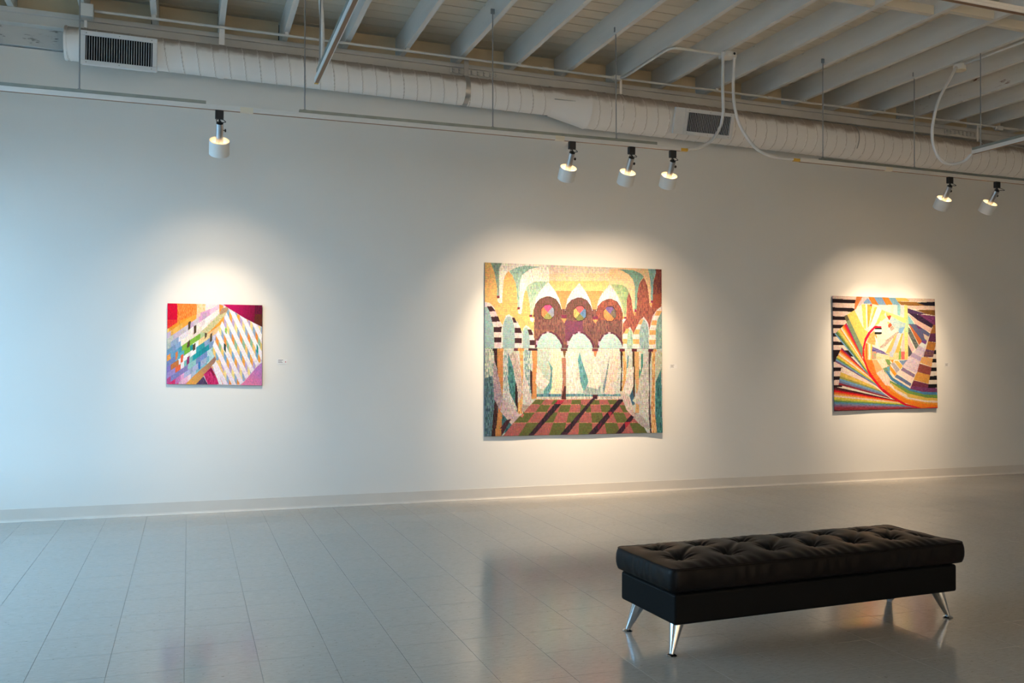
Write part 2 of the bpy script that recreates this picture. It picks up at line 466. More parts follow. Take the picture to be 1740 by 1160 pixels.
# boards that close the bays above the beam, a dark gap at their left end and on top
for a, b_ in zip(JX, JX[1:]):
    gp = random.uniform(.004, .016)
    MB().box(a + 0.004, b_ - JW - gp, 8.005, 8.03, HJ - .02, HP - random.uniform(.006, .012)).build('blocking_board', 'block', ceiling)
    MB().box(a, b_ - JW, 8.10, 8.12, HJ - .02, HP).build('backing', 'dark', ceiling)
# bridging between the joists further out
for n, (a, yb) in enumerate([(3, 5.6), (4, 5.46), (5, 5.6), (6, 5.46), (7, 5.6), (8, 5.46), (9, 5.6), (10, 5.46), (11, 5.58), (12, 5.44), (13, 5.46), (14, 5.43), (15, 5.33), (16, 5.42), (17, 5.38), (18, 5.5), (19, 5.4)]):
    MB().box(JX[a] + .001, JX[a+1] - JW - .001, yb - .022, yb + .022, HJ + .004, HJ + .075).build('bridging_block', 'bridge', ceiling)
# beam under the joist ends: timber plate on a steel channel, bolted splices
beam = MB().box(XL, XR, 7.893, 8.0, 3.958, 4.030).box(XL, XR, 7.875, 8.0, 4.030, 4.069).box(XL, XR, 7.885, 8.0, 3.950, 3.958).build('beam', 'beam', ceiling)
bevel(beam, .003)
boltm = MB().lathe([(0.0, -0.012), (0.010, -0.012), (0.013, -0.006), (0.013, 0.0)], 8, Matrix.Rotation(-PI/2, 4, 'X')).mesh('bolt', 'beam', True)
for xs in ((2.24, 2.72), (8.17, 8.65)):
    MB().box(xs[0], xs[1], 7.882, 7.894, 3.975, 4.027).build('splice_plate', 'beam', beam)
    for q in range(8):
        for zz in (4.012, 3.988):
            put('bolt', boltm, beam, (xs[0] + .03 + q * (xs[1] - xs[0] - .06) / 7, 7.882, zz))

# ------------------------------------------------------------------ air duct
YD = 7.745
duct = thing('air_duct', (0, YD, 3.7), 'white painted spiral air duct hung below the ceiling beam', 'duct')
def spiral(name, x0, x1, zc0, zc1, r, pitch, ph=0.0, step=0.005, seg=48, ridge=0.004):
    n = int((x1 - x0) / step); v = []; f = []
    xs = np.linspace(x0, x1, n + 1)
    for x in xs:
        t = (x - x0) / (x1 - x0); zc = zc0 + (zc1 - zc0) * t
        for k in range(seg):
            w = 2 * PI * k / seg
            u = (x / pitch - k / seg + ph) % 1.0
            d = min(u, 1 - u) * pitch
            rr = r + ridge * max(0, 1 - d / 0.0105)
            v.append((x, -math.sin(w) * rr, zc - 3.7 + math.cos(w) * rr))
    for i in range(n):
        for k in range(seg):
            k2 = (k + 1) % seg; f.append((i*seg+k, (i+1)*seg+k, (i+1)*seg+k2, i*seg+k2))
    f.append(tuple(range(seg))); f.append(tuple(n*seg + k for k in range(seg))[::-1])
    o = MB().add(v, f).build(name, 'duct', duct, smooth=60)
    o.data.materials.append(M['seam'])
    mi = np.zeros(len(f), np.int32)
    for i in range(n):
        for k in range(seg):
            u = ((xs[i] + step / 2) / pitch - (k + .5) / seg + ph) % 1.0
            if min(u, 1 - u) * pitch < .0028: mi[i * seg + k] = 1
    o.data.polygons.foreach_set('material_index', mi)
    return o
RS, RL = 0.130, 0.178
ZS0, ZS1, ZB0, ZB1 = 3.787, 3.768, 3.731, 3.690
spiral('pipe', -0.945, 3.17, ZS0, ZS1, RS, 0.122)
spiral('pipe', 3.535, XR - .02, ZB0, ZB1 - .05, RL, 0.125, .3, step=0.006)
MB().lathe([(RS + .004, 0), (RS + .006, .008), (RS + .004, .02)], 40, Matrix.Translation((-.948, 0, ZS0 - 3.7)) @ Matrix.Rotation(PI/2, 4, 'Y')).build('end_cap', 'duct', duct, smooth=True)
# reducer with a seam down its side
v = []; f = []; SG = 48; NR = 10
for i in range(NR + 1):
    t = i / NR; x = 3.16 + .385 * t; e = t
    rr = RS + .003 + (RL - RS) * e; zc = ZS1 + (ZB0 - ZS1) * e - 3.7
    if i in (0, NR): rr += .004
    for k in range(SG):
        w = 2 * PI * k / SG; v.append((x, -math.sin(w) * rr, zc + math.cos(w) * rr))
for i in range(NR):
    for k in range(SG): k2 = (k+1) % SG; f.append((i*SG+k, (i+1)*SG+k, (i+1)*SG+k2, i*SG+k2))
red = MB().add(v, f).build('reducer', 'duct', duct, smooth=True)
MB().box(3.17, 3.535, -(RS+RL)/2 - .006, -(RS+RL)/2 + .01, .048, .052, Matrix.Identity(4)).build('seam', 'dust', red)
# hanger straps round the pipe, rising to the joists
def strap(x, r, zc, top, mt, w=.022, drop=True):
    b = MB(); SG = 40; v = []; f = []
    for k in range(SG + 1):
        a = 2 * PI * k / SG
        for dx in (-w, w):
            for rr in (r + .004, r + .0065):
                v.append((x + dx/1.0, -math.sin(a) * rr, zc - 3.7 + math.cos(a) * rr))
    for k in range(SG):
        a, c = k*4, k*4+4
        f += [(a+1, c+1, c+3, a+3), (a, a+2, c+2, c), (a, c, c+1, a+1), (a+2, a+3, c+3, c+2)]
    b.add(v, f)
    if drop: b.box(x - w, x + w, -.06, -.057, zc - 3.7 + r * .9, top - 3.7)
    return b.build('strap', mt, duct, smooth=30)
strap(0.221, RS, 3.782, 4.065, 'duct')
strap(2.335, RS, 3.773, 4.065, 'dust')
strap(3.90, RL, 3.728, 4.065, 'duct', .012)
strap(6.66, RL, 3.712, 3.9, 'dust', .006, False)
strap(8.45, RL, 3.70, 4.05, 'duct', .012)
strap(-0.80, RS, ZS0, 3.965, 'duct', .010)

def grille(x0, x1, zt, zb, yt, yb, nslat, side, turn):
    """framed register of upright louvres on a box collar; yt, yb: depth of its top and bottom edge"""
    root = bpy.data.objects.new('register', None); C.objects.link(root); root.parent = duct
    cx, cz, cyy = (x0 + x1) / 2, (zt + zb) / 2, (yt + yb) / 2
    root.location = (cx, cyy - YD, cz - 3.7)
    root.rotation_euler = (math.atan2(yb - yt, zt - zb), 0, 0)
    W, H = (x1 - x0) / 2, math.hypot(zt - zb, yb - yt) / 2
    b = 0.036
    fr = MB().box(-W, W, -.006, .006, H - b, H).box(-W, W, -.006, .006, -H, -H + b)
    fr.box(-W, -W + b, -.006, .006, -H + b, H - b).box(W - b, W, -.006, .006, -H + b, H - b)
    bevel(fr.build('frame', 'grille', root), .003)
    co = MB().box(-W + .008, W - .008, .006, side, H - .015, H - .008).box(-W + .008, W - .008, .006, side, -H + .008, -H + .015)
    co.box(-W + .008, -W + .015, .006, side, -H + .015, H - .015).box(W - .015, W - .008, .006, side, -H + .015, H - .015)
    co.build('collar', 'duct', root)
    MB().box(-W + .02, W - .02, .027, .031, -H + .02, H - .02).build('cavity', 'dark', root)
    sm = MB().box(-.0012, .0012, -.004, .024, -H + b, H - b, Matrix.Rotation(math.radians(turn), 4, 'Z')).mesh('louvre', 'grille')
    for q in range(nslat):
        put('louvre', sm, root, (-W + b + (q + .5) * (2 * W - 2 * b) / nslat, 0, 0))
    scr = MB().lathe([(0, -.009), (.004, -.008), (.005, -.006)], 8, Matrix.Rotation(0, 4, 'X')).v
    sc_m = MB().lathe([(0.0, -0.003), (0.004, -0.002), (0.005, 0.0)], 8, Matrix.Rotation(-PI/2, 4, 'X')).mesh('screw', 'dust')
    for sx in (-.85, 0, .85):
        for sz in (-1, 1): put('screw', sc_m, root, (sx * W, -.006, sz * (H - b / 2)))
    return root
g1 = grille(-.822, -.268, 3.849, 3.586, 7.572, 7.577, 27, .05, 8)
g2 = grille(4.510, 5.066, 3.781, 3.538, 7.495, 7.560, 27, .06, -22)
MB().box(-.385, -.28, -.003, .03, -.125, .125).build('patch', 'grille', g2)

# ------------------------------------------------------------------ conduit runs and boxes
YC, ZC = 7.665, 4.046
cond = thing('conduit', (0, YC, ZC), 'long white electrical conduit strapped under the joist ends above the duct', 'conduit')
MB().tube([(-.735, 0, -.004), (2, 0, 0), (XR - .02, 0, .002)], .0115, 10).build('pipe', 'conduit', cond, smooth=True)
clm = MB().box(-.014, .014, -.016, .016, -.003, .024).mesh('clip', 'conduit')
for n, x in enumerate(JX):
    if -.9 < x < 12.5 and n % 2 == 0: put('clip', clm, cond, (x - JW/2, 0, 0))
cpl = MB().tube([(-.03, 0, 0), (.03, 0, 0)], .016, 10).mesh('coupling', 'conduit', True)
for x in (1.13, 3.1, 5.6, 7.05): put('coupling', cpl, cond, (x, 0, 0))

def jbox(name, loc, size, label, mt='conduit'):
    o = thing(name, loc, label, 'box')
    b = MB().box(-size[0]/2, size[0]/2, -size[1]/2, size[1]/2, -size[2]/2, size[2]/2).build('body', mt, o); bevel(b, .004)
    return o
jb = jbox('junction_box', (-.785, YC - .02, 4.02), (.09, .10, .095), 'square white junction box at the left end of the conduit, above the first vent')
MB().box(-.047, .047, -.053, -.05, -.049, .049).build('cover', 'conduit', jb)
jb = jbox('junction_box', (3.845, YC, 4.045), (.075, .045, .045), 'small white conduit fitting where a branch leaves toward the ceiling box')
MB().tube([(-.06, 0, 0), (-.0375, 0, 0)], .017, 10).build('hub', 'conduit', jb, smooth=True)
jb = jbox('junction_box', (8.75, YC, 4.035), (.085, .045, .05), 'small white conduit box near the right picture edge')
MB().tube([(-.07, 0, 0), (-.0425, 0, 0)], .017, 10).build('hub', 'conduit', jb, smooth=True)
jb = jbox('junction_box', (4.475, 6.735, 4.045), (.115, .115, .045), 'octagonal white ceiling box that feeds both hanging flexible conduits')
MB().lathe([(.066, -.024), (.07, -.020), (.07, .0)], 8).build('cover', 'conduit', jb)
MB().lathe([(0, 0), (.011, 0), (.011, .004), (0, .004)], 12, Matrix.Translation((.03, -.059, .002)) @ Matrix.Rotation(PI/2, 4, 'X')).build('knockout', 'black', jb)
for sx in (-.068, .05): MB().tube([(sx, -.03, -.03), (sx, -.03, .012)], .017, 10).build('hub', 'flex', jb, smooth=True)
rb = thing('round_box', (6.60, 6.2, 4.035), 'round white ceiling box on a joist with one looping flexible conduit', 'box')
MB().lathe([(0, -.03), (.05, -.03), (.053, -.026), (.053, .02), (0, .02)], 28).build('body', 'conduit', rb, smooth=True)
MB().lathe([(0, -.036), (.056, -.036), (.056, -.03), (0, -.03)], 28).build('cover', 'cream', rb, smooth=True)

br = thing('conduit_branch', (3.9, 7.1, 4.05), 'bent conduit branch running along a joist to the octagonal ceiling box', 'conduit')
pts = [(3.875, 7.655, 4.045), (3.897, 7.58, 4.045), (3.905, 7.44, 4.047), (3.907, 7.17, 4.05), (3.909, 6.90, 4.05), (3.92, 6.80, 4.05), (3.96, 6.752, 4.05), (4.08, 6.742, 4.05), (4.25, 6.742, 4.05), (4.415, 6.74, 4.05)]
MB().tube([p - Vector((3.9, 7.1, 4.05)) for p in spline(pts, 6)], .0115, 10).build('pipe', 'conduit', br, smooth=True)
b3 = thing('conduit_branch', (6.6, 5.0, 4.04), 'straight conduit branch running from the round box out toward the viewer', 'conduit')
MB().tube([(0.01, 1.18, .008), (.02, -3.0, .008)], .0115, 10).build('pipe', 'conduit', b3, smooth=True)

def flex(name, pts, label, r=.0125):
    o = thing(name, pts[0], label, 'conduit'); q = Vector(pts[0])
    P = resample(spline(pts, 14), .0045)
    MB().tube([p - q for p in P], r, 10, rib=.12).build('hose', 'flex', o, smooth=True)
    return o
flex('flexible_conduit', [(4.407, 6.705, 4.03), (4.402, 6.70, 3.733), (4.409, 6.70, 3.524), (4.379, 6.70, 3.391), (4.295, 6.70, 3.263), (4.176, 6.70, 3.190), (4.05, 6.70, 3.163)],
     'white flexible conduit dropping in front of the second vent to the track beside three lamps')
flex('flexible_conduit', [(4.525, 6.705, 4.03), (4.511, 6.70, 3.745), (4.537, 6.70, 3.538), (4.611, 6.70, 3.377), (4.754, 6.70, 3.231), (4.93, 6.70, 3.172), (5.15, 6.70, 3.166)],
     'white flexible conduit curving down right to the start of the right-hand track')
flex('flexible_conduit', [(6.548, 6.19, 4.02), (6.44, 6.15, 3.90), (6.315, 6.15, 3.712), (6.253, 6.15, 3.546), (6.225, 6.15, 3.384), (6.245, 6.15, 3.253), (6.32, 6.15, 3.148), (6.416, 6.13, 3.109), (6.52, 6.08, 3.135), (6.56, 6.036, 3.19)],
     'long looping white flexible conduit hanging from the round box to a cross track')
flex('flexible_conduit', [(.80, 6.15, 4.06), (.819, 6.15, 3.78), (.834, 6.15, 3.54), (.825, 6.14, 3.36), (.80, 6.13, 3.224)],
     'ribbed white flexible conduit feeding the cross track near the upper left', .0145)

# ------------------------------------------------------------------ lighting tracks
def track(name, a, b, label, struts=(), rods=(), joints=(), feeds=(), slot=True):
    """aluminium lighting track from a to b, hung from strut channel and threaded rods; positions are metres from a"""
    A, B = Vector(a), Vector(b); d = (B - A); Lg = d.length; d.normalize()
    o = thing(name, a, label, 'track')
    ang = math.atan2(d.y, d.x); tilt = math.asin(d.z)
    o.rotation_euler = Matrix.Rotation(ang, 3, 'Z').to_4x4().to_3x3().to_euler() if abs(tilt) < 1e-9 else (Matrix.Rotation(ang, 3, 'Z') @ Matrix.Rotation(-tilt, 3, 'Y')).to_euler()
    w = .0175
    rail = MB().box(0, Lg, -w, w, .004, .022).box(0, Lg, -w, -w + .006, -.012, .004).box(0, Lg, w - .006, w, -.012, .004)
    bevel(rail.build('rail', 'track', o), .0012)
    if slot: MB().box(.002, Lg - .002, -w + .0065, w - .0065, -.0125, .0035).build('slot', 'copper', o)
    for s0, s1 in struts:
        st = MB().box(s0, s1, -.0205, .0205, .0225, .026).box(s0, s1, -.0205, -.018, .026, .044).box(s0, s1, .018, .0205, .026, .044)
        st.box(s0, s1, -.018, -.010, .0415, .044).box(s0, s1, .010, .018, .0415, .044)
        st.build('support_strut', 'strut', o)
    for r0, top in rods:
        z = A.z + d.z * r0
        rd = MB().tube([(r0, 0, .026), (r0, 0, top - z)], .0048, 8).build('hanger_rod', 'rod', o, smooth=True)
        MB().lathe([(0, 0), (.011, 0), (.011, .008), (0, .008)], 6, Matrix.Translation((r0, 0, .044))).build('nut', 'rod', rd)
        MB().box(r0 - .016, r0 + .016, -.006, .006, top - z - .03, top - z + .01).build('clamp', 'rod', rd)
    for j0, j1 in joints: MB().box(j0, j1, -w - .001, w + .001, -.0135, .0225).build('connector', 'cream', o)
    for j0, j1 in feeds: MB().box(j0, j1, -.013, .013, -.010, .014).build('feed_end', 'tape', o)
    return o
YT = 6.7
zt = lambda x: 3.106 + (x + 1.2) * 0.0107
X0 = XL + .05
track('lighting_track', (X0, YT, zt(X0) - .012), (3.975, YT, zt(3.975) - .012),
      'long white lighting track carrying four lamps, left and centre of the wall',
      struts=((.02, .092 - X0), (.745 - X0, 3.74 - X0)),
      rods=((-.728 - X0, 4.10), (.786 - X0, 4.10), (2.262 - X0, 4.12), (3.40 - X0 - .04, 4.12)),
      joints=((.326 - X0, .417 - X0), (2.96 - .16 - X0, 2.96 - .08 - X0)), feeds=((3.973 - X0, 4.045 - X0),))
track('lighting_track', (5.22, YT, zt(5.22) - .014), (XR - .1, YT, zt(5.22) - .014),
      'white lighting track under the duct at the right carrying two lamps',
      struts=((.23, 7.5),), rods=((5.482 - 5.22, 4.12), (6.56 - 5.22, 4.12), (8.6 - 5.22, 4.12)),
      joints=((.98, 1.06),), feeds=((-.07, .004),))
track('lighting_track', (.795, 6.11, 3.205), (.795, -1.0, 3.205), 'white cross track running toward the viewer at the upper left',
      struts=((.12, 6.5),), rods=((.10 + .03, 4.08),), feeds=((-.035, .004),))
track('lighting_track', (6.56, 6.02, 3.200), (6.56, 0.0, 3.200), 'white cross track running toward the viewer at the right edge',
      struts=((.01, 5.5),), rods=((.085, 4.12),))
track('lighting_track', (1.6, 3.52, 3.21), (4.23, 3.52, 3.21), 'cream track seen from below in the upper right corner', struts=((.0, 2.4),), rods=((.9, 4.1),))

# ------------------------------------------------------------------ track lamps
def track_lamp(x, aim, label, power=1.0, loop=0, at=None, sizes=(51, 90)):
    """clip-on adapter, swivel with its cords, aluminium stem and an open white drum shade"""
    zt_ = (zt(x) if x < 4.5 else zt(5.22)) - .026
    YT = 6.7
    if at is not None: YT, zt_ = at
    o = thing('track_lamp', (x, YT, zt_), label, 'lamp', 'track lamps aimed at the tapestries' if at is None else 'track lamps aimed at the walls behind the viewer')
    ad = MB().box(-.029, .029, -.018, .018, -.062, .0012).build('adapter', 'black', o); bevel(ad, .004)
    piv = Vector((.004, 0, -.082))
    ax = (Vector(aim) - (Vector((x, YT, zt_)) + piv)).normalized()       # the way the lamp points
    sw = MB().tube([(0, 0, -.06), piv], .006, 8)
    sw.lathe([(0, -.009), (.010, -.009), (.010, .009), (0, .009)], 12, Matrix.Translation(piv) @ Matrix.Rotation(PI/2, 4, 'Y'))
    sw.build('swivel', 'black', o, smooth=True)
    q = ax.to_track_quat('-Z', 'Y').to_matrix().to_4x4()                  # local -z is the beam
    # keep local +x roughly along the wall
    zl = -ax; xl = (Vector((1, 0, 0)) - zl * zl.x).normalized(); yl = zl.cross(xl)
    q = Matrix((xl, yl, zl)).transposed().to_4x4()
    F = Matrix.Translation(piv) @ q
    st = MB().lathe([(0, -.008), (.022, -.008), (.0255, -.012), (.0255, -.185), (.021, -.185), (.021, -.180), (0, -.180)], 28, F)
    stem = st.build('stem', 'alu', o, smooth=35)
    MB().lathe([(0, -.006), (.0245, -.006), (.0245, -.013), (0, -.0131)], 24, F).build('cap', 'black', stem, smooth=35)
    # drum shade, open at both ends, thin wall, carried by three spokes
    zs0, zs1, rs = -.142, -.250, .0715
    MB().lathe([(rs, zs0), (rs, zs1), (rs - .002, zs1), (rs - .002, zs0)], 40, F, close=True).build('shade', 'shade', o, smooth=35)
    for k in range(3):
        a = 2 * PI * k / 3 + .5
        MB().box(.024, rs - .001, -.002, .002, -.180, -.172, F @ Matrix.Rotation(a, 4, 'Z')).build('spoke', 'alu', o)
    MB().lathe([(0, -.186), (.018, -.186), (.019, -.196), (.014, -.204), (0, -.206)], 20, F).build('bulb', 'bulb', o, smooth=True)
    # cords that leave the adapter and enter the stem
    c0 = Vector((.016, -.010, -.060)); c1 = F @ Vector((.006, -.012, -.010))
    bow = .03 + .02 * loop
    MB().tube(spline([c0, c0 + Vector((bow * .6, -.004, -.012)), (c0 + c1) / 2 + Vector((bow, -.008, -.004)), c1 + Vector((.012, 0, .012)), c1], 6), .0028, 6).build('cord', 'black', o, smooth=True)
    c2 = Vector((-.012, -.012, -.062)); c3 = F @ Vector((-.008, -.010, -.008))
    MB().tube(spline([c2, (c2 + c3) / 2 + Vector((-.012 - .012 * (loop == 2), -.004, 0)), c3], 6), .0028, 6).build('cord', 'black', o, smooth=True)
    kz = -.062
    kn = MB().tube([F @ Vector((.024, 0, kz)), F @ Vector((.034, 0, kz))], .004, 8)
    kn.lathe([(0, 0), (.011, 0), (.012, .003), (.011, .010), (0, .011)], 12, F @ Matrix.Translation((.034, 0, kz)) @ Matrix.Rotation(PI/2, 4, 'Y'))
    kn.build('knob', 'black', o, smooth=35)
    # its light
    for w_, sz in ((SPOT_W, sizes[0]), (WIDE_W, sizes[1])):
        ld = bpy.data.lights.new('lamp_beam', 'SPOT'); ld.energy = w_ * power; ld.color = LAMP
        ld.spot_size = math.radians(sz); ld.spot_blend = 1.0; ld.shadow_soft_size = .02
        lo = bpy.data.objects.new('lamp_beam', ld); C.objects.link(lo); lo.parent = o
        lo.matrix_local = F @ Matrix.Translation((0, 0, -.235))
    lp = bpy.data.lights.new('lamp_spill', 'POINT'); lp.energy = SPILL_W * power; lp.color = (1.0, .62, .27); lp.shadow_soft_size = .012
    l2 = bpy.data.objects.new('lamp_spill', lp); C.objects.link(l2); l2.parent = o
    l2.matrix_local = F @ Matrix.Translation((0, 0, -.222))
    return o
track_lamp(.184, (.21, WALL, 1.32), 'single white drum track lamp above the small tapestry on the left', .56)
track_lamp(2.953, (3.02, WALL, 1.32), 'leftmost drum lamp of the three above the large centre tapestry', 1.0)
track_lamp(3.503, (3.60, WALL, 1.32), 'middle drum lamp of the three above the large centre tapestry', 1.0)
track_lamp(3.901, (4.12, WALL, 1.34), 'rightmost drum lamp of the three, next to the yellow track end feed', 1.0)
track_lamp(7.004, (7.20, WALL, 1.32), 'drum lamp with a round cord loop, left of the pair at the far right', .95, loop=1)
track_lamp(7.619, (7.65, WALL, 1.34), 'drum lamp nearest the right picture edge, right of the pair', .8, loop=2)

for n, (x, y, ax, ay) in enumerate(((.795, 1.4, 1.2, YF), (.795, .6, 2.4, YF), (.795, -.2, 3.6, YF), (6.56, 1.4, 6.0, YF), (6.56, .6, 4.8, YF))):
    track_lamp(x, (ax, ay, 1.6), 'white drum lamp on a cross track out of view behind the viewer', 3.0, at=(y, 3.188 if x < 1 else 3.183), sizes=(70, 110))

# ------------------------------------------------------------------ bench
BA = math.radians(2.3)
bu = Vector((math.cos(BA), math.sin(BA), 0)); bv = Vector((-math.sin(BA), math.cos(BA), 0))
BL, BW = 1.70, 0.485
bc = Vector((2.042, 3.470, 0)) + bu * BL / 2 + bv * BW / 2
bench = thing('bench', bc, 'long black tufted leather bench on four splayed polished steel legs', 'bench')
bench.rotation_euler = (0, 0, BA)
ba = MB().box(-BL/2, BL/2, -BW/2, BW/2, .145, .283).build('base', 'leather_base', bench); bevel(ba, .012, 3)
MB().box(-BL/2 + .02, BL/2 - .02, -BW/2 + .02, BW/2 - .02, .281, .289).build('recess', 'black', bench)
# cushion: crowned tufted top, boxed sides, rounded bottom edge
CL, CW, CO = 1.752, .515, .008
tl = [(-.72, -.035), (-.46, -.045), (-.205, -.04), (.05, -.04), (.30, -.045), (.555, -.04), (.79, -.035)]
tb = [(-.71, .13), (-.475, .12), (-.22, .125), (.06, .13), (.29, .125), (.56, .13), (.775, .13)]
tufts = [(x - .02 + .008, y - .05) for x, y in tl] + [(x - .02 + .008, y - .008) for x, y in tb]
def top_z(x, y):
    u = x / (CL / 2); w = y / (CW / 2)
    cr_ = .034 * (1 - np.abs(u) ** 9) * (1 - np.abs(w) ** 3.2)
    z = .398 + cr_
    for k, (tx, ty) in enumerate(tufts):
        dx, dy = x - tx, y - ty; d = np.hypot(dx, dy); a = np.arctan2(dy, dx)
        z = z - .022 * np.exp(-(d / .028) ** 1.4) - .021 * np.exp(-(d / .088) ** 2)
        fold = np.cos(a * 9 + k) * .5 + np.cos(a * 14 + 2.1 * k) * .5
        z = z + .0042 * fold * np.exp(-((d - .045) / .030) ** 2)
    # soft creases between neighbouring buttons
    for p, q in list(zip(tufts[:7], tufts[7:])) + list(zip(tufts[:6], tufts[8:])):
        px, py = q[0] - p[0], q[1] - p[1]; L2 = px * px + py * py
        t = np.clip(((x - p[0]) * px + (y - p[1]) * py) / L2, 0, 1)
        d = np.hypot(x - p[0] - t * px, y - p[1] - t * py)
        z = z - .0065 * np.exp(-(d / .013) ** 2)
    # pleats that run from the buttons to the long edges
    ed = np.exp(-((np.abs(w) - .86) / .16) ** 2)
    z = z + .0016 * ed * np.sin(x * 95 + 3 * np.sin(x * 11)) * (np.abs(u) < .95)
    return z
nx, ny = 260, 80
gx = np.linspace(-CL/2, CL/2, nx); gy = np.linspace(-CW/2, CW/2, ny)
X, Y = np.meshgrid(gx, gy, indexing='ij')
rc = .03                                                    # rounded corners in plan
ax_, ay_ = np.abs(X) - (CL/2 - rc), np.abs(Y) - (CW/2 - rc)
inc = (ax_ > 0) & (ay_ > 0)
dd = np.hypot(ax_, ay_); mxx = np.maximum(ax_, ay_)
sc = np.where(inc, mxx / np.maximum(dd, 1e-9), 1.0)
PX = np.where(inc, np.sign(X) * (CL/2 - rc + ax_ * sc), X); PY = np.where(inc, np.sign(Y) * (CW/2 - rc + ay_ * sc), Y)
Zt = top_z(PX, PY)
v = [(PX[i, j], PY[i, j], Zt[i, j]) for i in range(nx) for j in range(ny)]
f = [(i*ny+j, (i+1)*ny+j, (i+1)*ny+j+1, i*ny+j+1) for i in range(nx-1) for j in range(ny-1)]
per = [i*ny for i in range(nx)] + [(nx-1)*ny + j for j in range(1, ny)] + [i*ny + ny-1 for i in range(nx-2, -1, -1)] + [j for j in range(ny-2, 0, -1)]
NP = len(per); prev = per[:]
rows = [(.004, .394), (.008, .386), (.011, .37), (.012, .35), (.012, .33), (.009, .312), (.003, .297), (-.012, .290)]
base_n = []
for q in per:
    p = Vector(v[q]); c = Vector((max(-CL/2 + rc, min(CL/2 - rc, p.x)), max(-CW/2 + rc, min(CW/2 - rc, p.y)), p.z))
    base_n.append((p - c).normalized() if (p - c).length > 1e-6 else Vector((0, -1, 0)))
for ri, (off, z) in enumerate(rows):
    cur = []
    for k, q in enumerate(per):
        p = Vector(v[q]); s_ = p.x if abs(base_n[k].y) > .5 else p.y * 1.3
        wr = .0022 * math.sin(s_ * 70 + 2.5 * math.sin(s_ * 13)) * math.exp(-((z - .35) / .03) ** 2)
        e = p + base_n[k] * (off + wr); cur.append(len(v)); v.append((e.x, e.y, z))
    for k in range(NP):
        k2 = (k + 1) % NP; f.append((prev[k], cur[k], cur[k2], prev[k2]))
    prev = cur
f.append(tuple(prev[::-1]))
cushion = MB().add(v, f).build('cushion', 'leather', bench, smooth=75, loc=(CO, 0, 0))
pp = [Vector(v[q]) + base_n[k] * .0035 - Vector((0, 0, .001)) for k, q in enumerate(per)]
MB().tube(pp[::3] + [pp[0], pp[3]], .0028, 6, cap=False).build('piping', 'leather', cushion, smooth=True)
btn = MB().lathe([(0, .006), (.006, .005), (.010, .001), (.010, -.003)], 14).mesh('button', 'leather', True)
for tx, ty in tufts:
    put('button', btn, cushion, (tx, ty, float(top_z(np.array(tx), np.array(ty))) + .001))
for sx in (-1, 1):
    for sy_ in (-1, 1):
        t0 = Vector((sx * .790, sy_ * .165, .147)); t1 = Vector((sx * .838, sy_ * .197, .008))
        lg = MB().tube([t0, t0 + (t1 - t0) * .02, t0 + (t1 - t0) * .97, t1], [.0345, .0345, .0115, .011], 28).build('leg', 'chrome', bench, smooth=35)
        MB().lathe([(0, 0), (.024, 0), (.0255, .003), (.020, .0075), (.010, .011), (0, .0115)], 24, Matrix.Translation((t1.x, t1.y, 0))).build('foot_pad', 'chrome', lg, smooth=True)

# ------------------------------------------------------------------ wall labels
def card(x, z, label, w, hgt, dot=False):
    o = thing('wall_label', (x, WALL, z), label, 'label', 'caption cards beside the tapestries')
    MB().box(-w/2, w/2, -.004, 0, -hgt/2, hgt/2).build('card', 'card', o)
    for k, ln in enumerate((.50, .38, .44)):
        MB().box(-w/2 + .008, -w/2 + .008 + w * ln, -.0046, -.004, hgt/2 - .012 - k * .0105, hgt/2 - .007 - k * .0105).build('print_line', 'ink', o)
    if dot: MB().lathe([(0, 0), (.0045, 0), (.0045, .001), (0, .001)], 14, Matrix.Translation((w/2 - .014, -.004, -.004)) @ Matrix.Rotation(PI/2, 4, 'X')).build('sticker', 'red', o)
card(.772, 1.289, 'white caption card with a red dot beside the small left tapestry', .085, .045, True)
card(4.676, 1.268, 'white caption card beside the large centre tapestry', .08, .042)
card(8.317, 1.304, 'white caption card beside the right tapestry', .08, .042)

